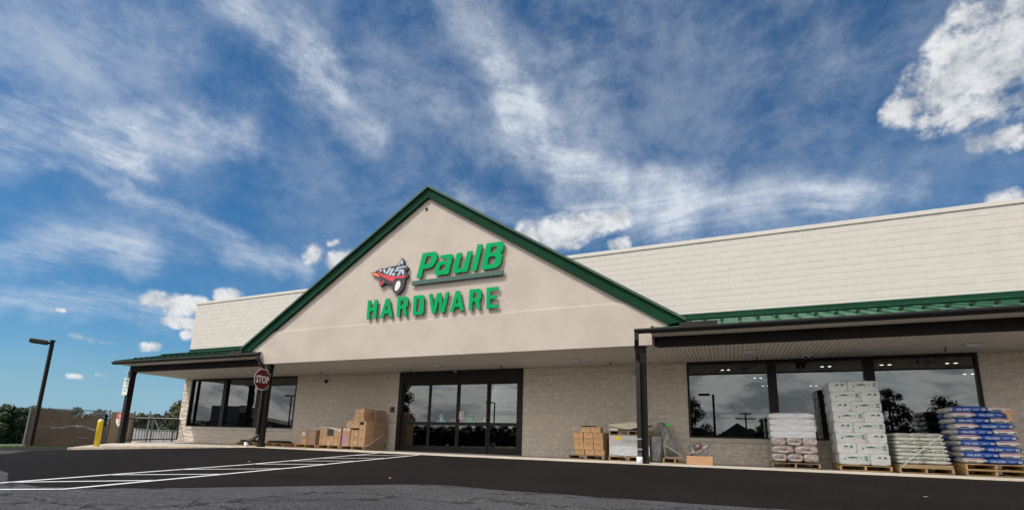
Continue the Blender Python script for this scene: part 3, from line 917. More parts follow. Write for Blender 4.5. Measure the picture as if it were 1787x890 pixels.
for sgn in (-1, 1):
    E = lambda t, dz: (GX + sgn * t, AP - slope * t + dz)     # along the rake
    for ta, tb in ((0.0, (AP - 4.262) / slope), ((AP - 4.262) / slope + 0.006, 7.62 if sgn > 0 else 7.62)):
        if ta == 0.0: lo_ = [E(0, 0), E(0, .335), E(tb, .335), E(tb, 0)]
        else: lo_ = [E(ta, 0.002), E(ta, .333), E(tb + 0.42, .333), E(tb, 0.0)]
        m_ = MB(); m_.prism(lo_, -3.20 - (0.004 if ta else 0), -3.139, XZ); b_ = m_.build("rake_board", M['green'], shop); fix_normals(b_.data)
    m_ = MB(); m_.prism([E(0, .338), E(0, .415), E(8.05, .415), E(8.05, .338)], -3.27, -3.10, XZ)
    b_ = m_.build("rake_cap", M['capgreen'], shop); fix_normals(b_.data)
    m_ = MB(); m_.prism([E(0, .25), E(0, .337), E(8.05, .337), E(8.05, .25)], -3.099, 0.8, XZ)
    b_ = m_.build("gable_roof", M['greenroof'], shop); fix_normals(b_.data)

# soffit of V-grooved boards
def soffit_panel(length):
    b = MB(); w = 0.305; prof = []
    for k in range(3):
        x = k * w / 3
        prof += [(x, 0.024), (x + .004, 0.0), (x + w / 3 - .016, 0.0), (x + w / 3 - .010, 0.024)]
    n = len(prof)
    vs = [(p[0], 0, p[1]) for p in prof] + [(p[0], length, p[1]) for p in prof]
    b.add(vs, [(i, i + 1, i + 1 + n, i + n) for i in range(n - 1)])
    return b.mesh("soffit_panel", M['soffit'])
soffit = MB(); soffit.box(LX + 0.02, RX, -2.74, -0.001, HEAD + 0.0255, HEAD + 0.06); soffit.box(-15.9, -1.78, -3.09, -2.7405, HEAD + 0.0255, HEAD + 0.06)
soffit = soffit.build("soffit", M['soffit'], shop)
p_in, p_mid = soffit_panel(2.745), soffit_panel(3.09)
x = -24.29; rnd = random.Random(3)
while x < RX - 0.3:
    mid = -15.95 < x + .15 < -1.8
    if x < -24.1:
        L = soffit_panel(2.745)
    link("soffit_panel", p_mid if mid else p_in, soffit, (x, -3.09 if mid else -2.745, HEAD + rnd.uniform(-0.0005, 0.0005)))
    x += 0.305
# corner piece of the left soffit that runs to the wall corner
m_ = MB(); m_.add([(-24.285, -2.745, HEAD), (-24.285, -0.001, HEAD), (-25.0, -0.001, HEAD)], [(0, 1, 2)]); m_.build("soffit_return", M['soffit'], soffit)

# porch roofs
YE, ZE, ZW = -3.56, 3.395, 4.42
rs = (ZW - ZE) / (0 - YE)
def roof_z(y): return ZE + (y - YE) * rs
def porch(xa, xb, cut_left, gut_a, gut_b, name):
    pr = MB()
    # deck under the metal
    lx = (lambda y: xa - 0.62 * (y - YE) / 3.56) if cut_left else (lambda y: xa)
    pr.add([(lx(YE), YE + .03, ZE - .02), (xb, YE + .03, ZE - .02), (xb, 0.01, ZW - .02), (lx(0), 0.01, ZW - .02)], [(0, 1, 2, 3)])
    pr.add([(lx(YE), YE + .03, ZE - .12), (xb, YE + .03, ZE - .12), (xb, YE + .03, ZE - .02), (lx(YE), YE + .03, ZE - .02)], [(0, 1, 2, 3)])
    pr = pr.build(name, M['gutter'], shop)
    w = 0.41; n = int(round((xb - xa) / w)); w = (xb - xa) / n
    pan = MB(); L = 3.57; dirv = Vector((0, -YE, ZW - ZE)).normalized(); nrm = Vector((0, -dirv.z, dirv.y))
    LL = Vector((0, -YE, ZW - ZE)).length
    def pt(x, s_, h): q = dirv * s_ + nrm * h; return (x, q.y, q.z)
    prof = [(0.0, 0.0), (0.0, .042), (.013, .042), (.013, 0.0), (w * .35, .0), (w * .36, .004), (w * .40, .004), (w * .41, .0), (w * .65, 0), (w * .66, .004), (w * .70, .004), (w * .71, 0), (w, 0)]
    for s_ in (0.0, LL):
        pan.v += [pt(a, s_, h) for a, h in prof]
    k = len(prof)
    for i in range(k - 1):
        pan.f.append((i, i + 1, i + 1 + k, i + k)); pan.mi.append(0)
    pan.add([pt(0, 0, -.03), pt(w, 0, -.03), pt(w, 0, 0), pt(0, 0, 0)], [(0, 1, 2, 3)])
    pan.add([pt(0, 0, 0), pt(0.013, 0, 0), pt(0.013, 0, .042), pt(0, 0, .042)], [(0, 1, 2, 3)])
    me = pan.mesh("roof_panel", M['greenroof'])
    for i in range(n):
        link("roof_panel", me, pr, (xa + i * w, YE, ZE))
    if cut_left:
        m_ = MB(); m_.add([(xa, YE, ZE), (xa, 0, ZW), (lx(0), 0, ZW)], [(0, 1, 2)])
        m_.add([(xa, YE, ZE), (lx(0), 0, ZW), (lx(0), 0, ZW - .14), (xa, YE, ZE - .14)], [(0, 1, 2, 3)])
        m_.build("roof_edge", M['greenroof'], pr)
    # wall flashing
    fl = MB(); a_ = LX if cut_left else xa
    fl.add([(a_, -0.012, 4.585), (xb, -0.012, 4.585), (xb, -0.022, 4.475), (a_, -0.022, 4.475), (xb, -0.05, roof_z(-.05) + .05), (a_, -0.05, roof_z(-.05) + .05),
            (xb, -0.05, roof_z(-.05) + .01), (a_, -0.05, roof_z(-.05) + .01), (a_, 0.0, 4.585), (xb, 0.0, 4.585)],
           [(3, 2, 1, 0), (5, 4, 2, 3), (7, 6, 4, 5), (0, 1, 9, 8)])
    fl.build("wall_flashing", M['green'], shop)
    for i in range(int((xb - a_) / 1.2)):
        q = a_ + 0.6 + i * 1.2
    # snow guard rail with clamps on the seams
    sg = MB(); ys = -1.75; zs = roof_z(ys) + 0.075
    sg.tube([(xa + .12, ys, zs), (xb - .05, ys, zs)], 0.034, 8); ys = -2.75
    sg = sg.build("snow_guard", M['green'], pr)
    cl = MB(); cl.box(-.03, .045, -.05, .07, 0.03, 0.075); cme = cl.mesh("clamp", M['gutter'])
    for i in range(n):
        link("clamp", cme, pr, (xa + i * w, ys, roof_z(ys)))
    # gutter, eave soffit, beam
    g = MB()
    prof = [(-3.52, 3.385), (-3.52, 3.275), (-3.60, 3.275), (-3.625, 3.32), (-3.655, 3.342), (-3.655, 3.385), (-3.645, 3.385), (-3.64, 3.35), (-3.61, 3.33), (-3.59, 3.29), (-3.53, 3.29), (-3.53, 3.385)]
    vs = [(gut_a, p[0], p[1]) for p in prof] + [(gut_b, p[0], p[1]) for p in prof]; k = len(prof)
    g.add(vs, [(i, (i + 1) % k, (i + 1) % k + k, i + k) for i in range(k)])
    for gx_ in (gut_a, gut_b):
        g.add([(gx_, p[0], p[1]) for p in prof[:6]], [(0, 1, 2, 3, 4, 5)])
    q = gut_a + 0.4
    gt = g.build("gutter", M['gutter'], shop); fix_normals(gt.data)
    ends = (xa + .01 if not cut_left else xa + .04, min(xb, -15.6) if cut_left else xb)
    MB().box(ends[0], ends[1], -3.515, -3.49, 3.27, 3.37).build("fascia", M['gutter'], shop)
    m_ = MB(); x_ = ends[0]; j = 0
    me = MB(); me.box(0.002, 0.150, -3.489, -2.951, 3.285, 3.30); me = me.mesh("eave_board", M['soffit'])
    n_ = int((ends[1] - ends[0]) / .1525)
    for j in range(n_):
        link("eave_board", me, soffit, (ends[0] + j * .1525, 0, 0))
    MB().bbox(ends[0] + .06, ends[1] - .02, -2.95, -2.75, 3.03, 3.2845, 0.006).build("beam", M['beam'], shop)
porch(-24.42, -16.0, True, -24.45, -15.55, "left_porch_roof".replace("left_", ""))
porch(-1.72, RX, False, -2.12, RX, "porch_roof")
# grey ice shields at the valleys
MB().box(-1.02, -0.15, -3.60, -3.45, 3.40, 3.49).build("diverter", M['frame'], shop)
MB().box(-17.15, -16.45, -3.60, -3.45, 3.40, 3.49).build("diverter", M['frame'], shop)
# end caps of the eave boxes beside the gable
for xx in (-1.74, -15.95):
    m_ = MB(); m_.prism([(-3.49, 3.285), (-2.95, 3.285), (-2.95, 3.03), (-2.76, 3.03), (-2.76, 3.58), (-3.49, 3.375)], xx, xx + 0.02, lambda u, v, w: (w, u, v))
    b_ = m_.build("eave_end", M['soffit'], shop); fix_normals(b_.data)
# posts
for px, zb_ in ((-24.06, walk_z(-24.06, -2.95)), (-15.66, walk_z(-15.66, -2.95)), (-2.03, walk_z(-2.03, -2.95)), (10.2, 0.03)):
    m_ = MB(); h_ = 0.105 if px < -20 else 0.085
    m_.bbox(px - h_, px + h_, -2.95 - h_, -2.95 + h_, zb_ - .02, 3.045, 0.008)
    m_.box(px - h_ - .012, px + h_ + .012, -2.95 - h_ - .012, -2.95 + h_ + .012, zb_ - .02, zb_ + .14)
    m_.box(px - h_ - .01, px + h_ + .01, -2.95 - h_ - .01, -2.95 + h_ + .01, 2.90, 3.04)
    m_.build("post", M['bronze'], shop)
# downspouts
z0 = walk_z(-2, -3.05)
ds = MB(); ds.sqtube([(-2.07, -3.58, 3.30), (-2.07, -3.575, 3.12), (-2.10, -3.42, 2.93), (-2.12, -3.16, 2.76), (-2.13, -3.12, 2.62), (-2.13, -3.12, 0.30), (-2.13, -3.16, z0 + .15)], 0.052, 0.04)
ds = ds.build("downspout", M['gutter'], shop); fix_normals(ds.data)
MB().box(-2.19, -2.07, -3.171, -3.07, 0.62, 0.66).build("strap", M['greysteel'], ds); MB().box(-2.19, -2.07, -3.171, -3.07, 0.36, 0.41).build("strap", M['greysteel'], ds)
m_ = MB(); m_.tube([(-2.13, -3.17, z0 - .03), (-2.13, -3.17, z0 + .17)], 0.075, 14); m_.build("drain_collar", M['white'], ds, True)
z0 = walk_z(-16, -3.1)
ds = MB(); ds.sqtube([(-15.60, -3.58, 3.30), (-15.60, -3.57, 3.16), (-15.62, -3.40, 3.02), (-15.70, -3.14, 2.80), (-15.75, -3.09, 2.66), (-15.76, -3.09, 0.42), (-15.86, -3.11, 0.32), (-16.10, -3.15, 0.22), (-16.14, -3.16, 0.12)], 0.045, 0.04)
ds = ds.build("downspout", M['gutter'], shop); fix_normals(ds.data)
MB().box(-15.81, -15.71, -3.145, -3.045, 0.44, 0.48).build("strap", M['greysteel'], ds)
m_ = MB(); m_.tube([(-16.15, -3.16, z0 - .03), (-16.15, -3.16, z0 + .15)], 0.075, 14); m_.build("drain_collar", M['white'], ds, True)

# interior: floor, ceiling, dark back partition
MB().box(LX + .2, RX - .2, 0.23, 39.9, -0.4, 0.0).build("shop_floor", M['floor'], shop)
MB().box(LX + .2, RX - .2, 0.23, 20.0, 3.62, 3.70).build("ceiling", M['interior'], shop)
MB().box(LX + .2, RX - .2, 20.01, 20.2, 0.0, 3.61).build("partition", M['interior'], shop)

# ------------------------------------------------------------------ wall sign
HARD = [('H', [[(-11.135, 5.065), (-10.995, 5.063), (-10.993, 4.789), (-10.862, 4.8), (-10.862, 5.063), (-10.72, 5.058), (-10.711, 4.401), (-10.853, 4.405), (-10.86, 4.683), (-10.998, 4.675), (-10.993, 4.395), (-11.123, 4.401)]]), ('A', [[(-10.379, 5.056), (-10.241, 5.059), (-10.044, 4.405), (-10.177, 4.403), (-10.219, 4.544), (-10.386, 4.535), (-10.422, 4.4), (-10.568, 4.404)], [(-10.313, 4.838), (-10.27, 4.672), (-10.368, 4.663)]]), ('R', [[(-9.9, 5.06), (-9.547, 5.059), (-9.466, 4.992), (-9.473, 4.733), (-9.544, 4.674), (-9.461, 4.403), (-9.592, 4.4), (-9.677, 4.663), (-9.757, 4.658), (-9.759, 4.393), (-9.889, 4.398)], [(-9.759, 4.947), (-9.619, 4.951), (-9.624, 4.782), (-9.759, 4.772)]]), ('D', [[(-9.268, 5.056), (-8.927, 5.06), (-8.848, 4.995), (-8.837, 4.463), (-8.925, 4.406), (-9.258, 4.402)], [(-9.127, 4.948), (-8.999, 4.952), (-8.998, 4.519), (-9.132, 4.51)]]), ('W', [[(-8.681, 5.061), (-8.561, 5.061), (-8.467, 4.616), (-8.379, 5.056), (-8.227, 5.058), (-8.14, 4.621), (-8.049, 5.062), (-7.925, 5.064), (-8.07, 4.402), (-8.215, 4.406), (-8.31, 4.826), (-8.381, 4.406), (-8.53, 4.404)]]), ('A', [[(-7.689, 5.065), (-7.547, 5.067), (-7.358, 4.415), (-7.485, 4.407), (-7.535, 4.538), (-7.703, 4.54), (-7.738, 4.404), (-7.872, 4.407)], [(-7.621, 4.851), (-7.577, 4.667), (-7.666, 4.663)]]), ('R', [[(-7.199, 5.069), (-6.854, 5.066), (-6.776, 4.996), (-6.781, 4.735), (-6.845, 4.676), (-6.784, 4.415), (-6.899, 4.412), (-6.977, 4.664), (-7.07, 4.666), (-7.069, 4.404), (-7.2, 4.412)], [(-7.058, 4.957), (-6.924, 4.959), (-6.924, 4.774), (-7.063, 4.776)]]), ('E', [[(-6.605, 5.064), (-6.214, 5.066), (-6.21, 4.963), (-6.466, 4.958), (-6.467, 4.795), (-6.272, 4.795), (-6.268, 4.696), (-6.467, 4.691), (-6.46, 4.517), (-6.197, 4.509), (-6.199, 4.407), (-6.589, 4.403)]])]
PAUL = [('P', [[(-9.053, 6.496), (-8.552, 6.493), (-8.495, 6.459), (-8.451, 6.391), (-8.455, 6.243), (-8.49, 6.12), (-8.555, 6.028), (-8.634, 5.968), (-8.739, 5.941), (-8.96, 5.939), (-9.005, 5.652), (-9.18, 5.649), (-9.206, 5.68), (-9.031, 6.43)], [(-8.856, 6.365), (-8.708, 6.373), (-8.671, 6.337), (-8.682, 6.237), (-8.711, 6.155), (-8.759, 6.099), (-8.819, 6.089), (-8.927, 6.088)]]), ('a', [[(-8.319, 6.327), (-7.932, 6.334), (-7.871, 6.296), (-7.852, 6.247), (-7.985, 5.687), (-7.978, 5.66), (-8.159, 5.661), (-8.195, 5.703), (-8.234, 5.659), (-8.411, 5.654), (-8.481, 5.689), (-8.523, 5.755), (-8.523, 5.801), (-8.471, 6.041), (-8.415, 6.103), (-8.34, 6.125), (-8.12, 6.124), (-8.072, 6.168), (-8.083, 6.211), (-8.227, 6.218), (-8.312, 6.221), (-8.344, 6.249)], [(-8.297, 5.981), (-8.248, 6.006), (-8.109, 6.005), (-8.151, 5.812), (-8.317, 5.816), (-8.348, 5.857)]]), ('u', [[(-7.724, 6.323), (-7.54, 6.33), (-7.525, 6.297), (-7.636, 5.836), (-7.618, 5.8), (-7.496, 5.807), (-7.462, 5.837), (-7.34, 6.303), (-7.353, 6.335), (-7.164, 6.336), (-7.158, 6.302), (-7.297, 5.699), (-7.282, 5.663), (-7.464, 5.663), (-7.494, 5.702), (-7.545, 5.663), (-7.765, 5.655), (-7.833, 5.696), (-7.847, 5.732)]]), ('l', [[(-7.012, 6.515), (-6.812, 6.506), (-6.804, 6.472), (-6.978, 5.699), (-6.969, 5.665), (-7.127, 5.66), (-7.16, 5.693), (-6.989, 6.46)]]), ('B', [[(-6.667, 6.512), (-6.141, 6.505), (-6.078, 6.452), (-6.061, 6.391), (-6.1, 6.191), (-6.189, 6.13), (-6.127, 6.093), (-6.106, 6.032), (-6.161, 5.777), (-6.22, 5.712), (-6.31, 5.672), (-6.741, 5.654), (-6.817, 5.695)], [(-6.49, 6.387), (-6.328, 6.387), (-6.289, 6.364), (-6.308, 6.256), (-6.352, 6.192), (-6.405, 6.185), (-6.526, 6.189)], [(-6.563, 6.051), (-6.385, 6.056), (-6.338, 6.025), (-6.348, 5.887), (-6.392, 5.82), (-6.452, 5.805), (-6.615, 5.806)]])]
UNDER = [(-9.356, 5.565), (-6.056, 5.574), (-6.082, 5.43), (-9.388, 5.429)]
BARROW = {'outline': [(-11.12, 6.064), (-10.967, 6.054), (-10.836, 6.118), (-10.717, 6.155), (-10.474, 6.152), (-10.368, 6.169), (-10.236, 6.181), (-10.025, 6.19), (-9.929, 6.304), (-9.836, 6.435), (-9.755, 6.351), (-9.739, 6.156), (-9.614, 6.118), (-9.55, 6.054), (-9.591, 5.992), (-9.653, 5.965), (-9.621, 5.882), (-9.53, 5.816), (-9.532, 5.738), (-9.643, 5.683), (-9.646, 5.571), (-9.694, 5.364), (-9.81, 5.22), (-9.909, 5.169), (-10.043, 5.213), (-10.132, 5.33), (-10.148, 5.507), (-10.34, 5.581), (-10.464, 5.623), (-10.525, 5.561), (-10.641, 5.512), (-10.705, 5.557), (-10.752, 5.814), (-10.883, 5.898), (-11.058, 5.994)], 'tray': [(-10.826, 6.093), (-10.616, 5.949), (-10.339, 5.861), (-9.99, 5.8), (-9.77, 5.809), (-9.616, 5.826), (-9.721, 5.696), (-9.986, 5.754), (-10.087, 5.708), (-10.145, 5.613), (-10.326, 5.711), (-10.551, 5.827), (-10.752, 5.953)], 'handle': [(-11.091, 6.054), (-10.838, 5.997), (-10.718, 5.88), (-10.729, 5.851), (-10.971, 5.954)], 'leg': [(-10.724, 5.8), (-10.68, 5.772), (-10.674, 5.622), (-10.553, 5.713), (-10.51, 5.681), (-10.645, 5.544), (-10.701, 5.568)], 'hub': [(-9.898, 5.643), (-9.837, 5.591), (-9.819, 5.478), (-9.874, 5.36), (-9.946, 5.293), (-10.025, 5.301), (-10.043, 5.388), (-10.029, 5.499), (-9.986, 5.596)], 'tube1': [(-9.83, 6.372), (-9.786, 6.31), (-9.776, 6.19), (-9.816, 6.199), (-9.828, 6.281), (-9.943, 6.165), (-9.991, 6.17)], 'tube2': [(-10.053, 6.068), (-10.019, 6.121), (-9.68, 6.133), (-9.639, 6.11), (-9.663, 6.086), (-9.936, 6.077), (-10.01, 6.029)], 'tube3': [(-10.339, 6.147), (-10.243, 6.118), (-10.398, 5.913), (-10.467, 5.937)], 'tube4': [(-10.228, 6.1), (-10.123, 6.11), (-10.246, 5.862), (-10.342, 5.884)], 'tube5': [(-10.116, 6.03), (-9.801, 6.027), (-9.798, 5.988), (-10.112, 5.984)], 'tube6': [(-9.877, 6.002), (-9.797, 5.975), (-9.926, 5.815), (-9.992, 5.822)], 'tube7': [(-9.8, 6.016), (-9.735, 6.02), (-9.703, 5.847), (-9.785, 5.833)], 'tube8': [(-10.604, 6.109), (-10.511, 6.121), (-10.457, 5.977), (-10.524, 5.973)], 'tube9': [(-10.768, 6.117), (-10.688, 6.131), (-10.627, 6.066), (-10.679, 6.037)], 'tube10': [(-10.21, 5.904), (-10.109, 5.949), (-10.062, 5.864), (-10.179, 5.843)]}

def letter_thing(polys, name, parent, m_front, m_side, y0, y1):
    b = MB(); b.prism(polys, y0, y1, XZ, side=1, front=0)
    o = b.build(name, [m_front, m_side], parent)
    return o
sg = thing("store_sign", "large raised green store lettering in two rows on the gable", "sign", (-8.6, -3.10, 4.39))
def keep(o, root):
    o.parent = root; o.matrix_parent_inverse = Matrix.Translation(-root.location); return o
for n_, polys in HARD + PAUL:
    keep(letter_thing(polys, "letter", None, M['letter'], M['letteredge'], -3.195, -3.155), sg)
keep(letter_thing([UNDER], "underline_bar", None, M['bar'], M['letteredge'], -3.195, -3.150), sg)
bar = thing("wheelbarrow_sign", "cut-out sign of a red wheelbarrow full of grey tools", "sign", (-10.1, -3.10, 5.2))
keep(letter_thing([BARROW['outline']], "backing", None, M['signblack'], M['signblack'], -3.195, -3.12), bar)
MC = {'tray': 'signred', 'handle': 'signorange', 'leg': 'signred', 'hub': 'white'}
for i, (k_, p_) in enumerate(BARROW.items()):
    if k_ == 'outline': continue
    nm = {'tray': 'tray', 'handle': 'handle', 'leg': 'leg', 'hub': 'wheel'}.get(k_, 'tool')
    keep(letter_thing([p_], nm, None, M[MC.get(k_, 'signgrey')], M[MC.get(k_, 'signgrey')], -3.199 - 0.001 * (i % 3), -3.1955), bar)

# ------------------------------------------------------------------ fixtures on the soffit and wall
def soffit_light(x, y, label):
    t = thing("soffit_light", label, "ceiling light", (x, y, HEAD), 0, "lights under the porch roof")
    b = MB(); b.bbox(-.16, .16, -.13, .13, -.035, 0.0, .01); b.build("housing", M['fixture'], t)
    b = MB(); vs = [(-.15, -.12, -.036), (.15, -.12, -.036), (.15, .12, -.036), (-.15, .12, -.036), (-.10, -.08, -.085), (.10, -.08, -.085), (.10, .08, -.085), (-.10, .08, -.085)]
    b.add(vs, [(0, 1, 5, 4), (1, 2, 6, 5), (2, 3, 7, 6), (3, 0, 4, 7), (7, 6, 5, 4)][::-1]); o = b.build("lens", M['lens'], t); fix_normals(o.data)
    return t
s0 = soffit_light(-9.27, -1.42, "square soffit light in front of the entrance doors")
for x, y, l in ((-14.12, -1.35, "square soffit light above the cardboard box pallets"), (-18.13, -1.74, "square soffit light beside the stop sign"),
                (-4.32, -1.35, "square soffit light above the small brown boxes pallet"), (0.58, -1.61, "square soffit light above the first pane of the big window"),
                (5.34, -1.29, "square soffit light near the blue and white bags")):
    dup(s0, (x, y, HEAD), label=l)
def sprinkler(x, y, label):
    t = thing("sprinkler_head", label, "sprinkler", (x, y, HEAD), 0, "sprinkler heads in the soffit")
    b = MB(); b.tube([(0, 0, 0), (0, 0, -.02)], .035, 10); b.build("collar", M['galv'], t)
    b = MB(); b.tube([(0, 0, -.021), (0, 0, -.07)], .012, 6); b.tube([(-.03, 0, -.05), (0, 0, -.085)], .006, 5); b.tube([(.03, 0, -.05), (0, 0, -.085)], .006, 5); b.tube([(0, 0, -.086), (0, 0, -.092)], .03, 8)
    b.build("nozzle", M['rubber'], t)
    return t
p0 = sprinkler(-15.3, -0.77, "small sprinkler head in the soffit left of the box pallets")
for x, y, l in ((-10.91, -0.79, "small sprinkler head over the left door leaf"), (-7.2, -0.66, "small sprinkler head over the right door leaf"),
                (-3.39, -0.65, "small sprinkler head beside the right porch post"), (0.8, -0.62, "small sprinkler head at the first window pane"),
                (4.96, -0.93, "small sprinkler head over the third window pane"), (-23.64, -0.72, "small sprinkler head at the far left wall corner"), (-17.9, -1.0, "small sprinkler head near the stop sign")):
    dup(p0, (x, y, HEAD), label=l)
t = thing("security_camera", "white security camera over the entrance doors", "camera", (-9.24, -.26, HEAD))
b = MB(); b.tube([(0, 0, 0), (0, 0, -.04)], .06, 12); b.build("mount", M['fixture'], t)
b = MB(); b.tube([(-.02, -.02, -.07), (.07, -.12, -.11)], .04, 12); b.build("body", M['fixture'], t); b = MB(); b.tube([(.071, -.121, -.1105), (.075, -.126, -.112)], .03, 12); b.build("lens", M['black'], t)
t = thing("emergency_light", "white emergency light with two black lamps above the big window", "light", (2.05, -.76, HEAD))
b = MB(); b.bbox(-.13, .13, -.06, .06, -.10, 0, .015); b.build("housing", M['fixture'], t)
for sx in (-.07, .07):
    b = MB(); b.tube([(sx, -.03, -.101), (sx, -.07, -.14)], .042, 12); b.build("lamp_head", M['black'], t)
for x, lab in ((-15.69, "small dark wall speaker above the wrapped cardboard pallet"), (-2.66, "small dark wall speaker beside the right post")):
    t = thing("wall_speaker", lab, "speaker", (x, -.04, 2.76))
    b = MB(); b.bbox(-.05, .05, -.07, .02, -.08, .07, .01); b.build("housing", M['black'], t)
    b = MB(); b.tube([(0, -.005, .0705), (0, -.005, .285)], .008, 6); b.build("conduit", M['galv'], t)
t = thing("alarm_box", "black box with a red lens on the wall left of the doors", "alarm", (-12.16, -.03, 1.57))
b = MB(); b.bbox(-.085, .085, -.06, .02, -.10, .10, .012); b.build("housing", M['black'], t)
b = MB(); b.bbox(-.045, .015, -.072, -.0605, -.035, .055, .006); b.build("lens", M['redlight'], t)

# ------------------------------------------------------------------ signs and street furniture
def octagon(mb, r, fn, w0, w1, **k):
    mb.prism([(r * math.cos(math.pi / 8 + i * math.pi / 4), r * math.sin(math.pi / 8 + i * math.pi / 4)) for i in range(8)], w0, w1, fn, **k)
t = thing("stop_sign", "dark red stop sign strapped to the porch post left of the doors", "stop sign", (-15.535, -3.33, 2.44))
dirx = Vector((-0.12, 0.993, 0)).normalized(); nrm = Vector((dirx.y, -dirx.x, 0))
F_ = lambda u, v, w: dirx * u + Vector((0, 0, v)) + nrm * (-w)
b = MB(); octagon(b, 0.381 / math.cos(math.pi / 8), F_, -.002, .002); o = b.build("border", M['white'], t); fix_normals(o.data)
b = MB(); octagon(b, 0.355 / math.cos(math.pi / 8), F_, -.0045, -.0025); o = b.build("face", M['red'], t); fix_normals(o.data)
b = MB(); put_text(b, "STOP", 0.36, lambda x, y: F_(x, y, -.0062), bold=0.012, ax=0.70); b.build("lettering", M['white'], t)
for z in (0.24, -0.31):
    b = MB()
    b.box(-.03, -.012, .02, .36, z - .018, z + .018); b.build("strap", M['galv'], t)

t = thing("notice_sign", "small white sign with green lettering on the far left porch post", "sign", (-24.12, -3.09, 2.36))
b = MB(); b.bbox(-.20, .17, -.012, 0, -.38, .38, .005); b.build("plate", M['white'], t)
b = MB()
for i, (s_, z) in enumerate((("CUSTOMER", .24), ("ONLY", .12), ("NO THRU", -.05), ("TRAFFIC", -.18))):
    put_text(b, s_, 0.072, lambda x, y, z=z: (x - .015, -.0145, y + z), bold=.002, ax=.85)
b.build("lettering", M['signgreen'], t)

gz = Zg(-28.2, -3.2) - 0.0
t = thing("stop_sign", "small red and white stop sign on a low post before the tan screen", "stop sign", (-28.5, -0.70, Zg(-28.5, -3.4)))
b = MB(); b.box(-.03, .03, .012, .05, -.1, 1.80); b.build("post", M['black'], t)
FX = lambda u, v, w: (u, w, 1.46 + v)
b = MB(); octagon(b, .355 / math.cos(math.pi / 8), FX, -.004, .01); o = b.build("border", M['white'], t); fix_normals(o.data)
b = MB(); r_ = .335 / math.cos(math.pi / 8)
pts = [(r_ * math.cos(math.pi / 8 + i * math.pi / 4), r_ * math.sin(math.pi / 8 + i * math.pi / 4)) for i in range(8)]
b.prism([pts[0], pts[1], pts[2], pts[3], (-r_ * math.cos(math.pi / 8), .02), (r_ * math.cos(math.pi / 8), .02)], -.008, -.0042, FX); o = b.build("red_half", M['stopred'], t); fix_normals(o.data)
b = MB(); put_text(b, "STOP", .19, lambda x, y: (x, -.0095, 1.46 + .14 + y), bold=.004, ax=.8); b.build("lettering", M['white'], t)
b = MB()
for i, z in enumerate((-.06, -.15, -.23)):
    b.box(-.20 + .05 * i, .20 - .05 * i, -.0065, -.0045, 1.46 + z - .022, 1.46 + z + .022)
b.build("small_print", [M['redprint']], t)

bx, by = -23.62, -4.05
t = thing("bollard", "yellow bollard at the end of the concrete walk", "bollard", (bx, by, walk_z(bx, by)))
b = MB(); b.tube([(0, 0, -.05), (0, 0, .95), (0, 0, 1.0)], .098, 20); b.build("sleeve", M['yellow'], t, True)
b = MB(); b.tube([(0, 0, 1.0002), (0, 0, 1.035), (0, 0, 1.058), (0, 0, 1.066)], .096, 20, r2=.05); b.build("dome", M['white'], t, True)

lx_, ly_ = -29.5, -3.66
t = thing("lamp_post", "tall dark lamp post with one flat head by the brown fence", "lamp post", (lx_, ly_, Zg(lx_, ly_)))
b = MB(); b.bbox(-.066, .066, -.066, .066, 0, 5.02, .012); b.build("pole", M['bronze'], t)
b = MB(); b.bbox(-.14, .14, -.14, .14, 0, .06, .01); b.build("base_plate", M['bronze'], t)
hd = Vector((-0.55, -0.83, 0)).normalized(); Mh = Matrix.Translation((0, 0, 4.90)) @ Matrix.Rotation(math.atan2(hd.y, hd.x), 4, 'Z') @ Matrix.Rotation(R(-4), 4, 'Y')
b = MB(); b.bbox(.16, .80, -.20, .20, -.10, .10, .04, Mh); b.build("lamp_head", M['black'], t)
b = MB(); b.box(.06, .17, -.05, .05, -.05, .05, Mh); b.build("arm", M['bronze'], t)
b = MB(); b.box(-.10, .10, -.10, .10, 5.021, 5.06); b.build("cap", M['bronze'], t)

# guard rail from the end post to the wall corner
t = thing("guard_rail", "black metal guard rail between the end post and the wall corner", "railing", (-24.4, -1.5, -.03))
A_ = Vector((-24.17, -2.84, 0)); B_ = Vector((-24.93, -0.02, 0)); zz_ = lambda f: (-.06 * (1 - f))
def onr(f, z): q = A_.lerp(B_, f); return (q.x + 24.4, q.y + 1.5, z + zz_(f) + .03)
b = MB(); b.tube([onr(0, 1.05), onr(1, 1.05)], .032, 6); b.build("top_rail", M['black'], t)
b = MB(); b.tube([onr(0, .13), onr(1, .13)], .028, 6); b.build("bottom_rail", M['black'], t)
for f in (0.005, 0.14, .90, .995):
    b = MB(); b.tube([onr(f, -.01 if .1 < f < .95 else .13), onr(f, 1.05)], .030, 6); b.build("rail_post", M['black'], t)
b = MB(); b.tube([onr(0, .13), onr(0, 1.05)], .009, 5); 
for i in range(1, 19):
    f = i / 19; b = MB(); b.tube([onr(f, .13), onr(f, 1.05)], .011, 5); b.build("baluster", M['black'], t)

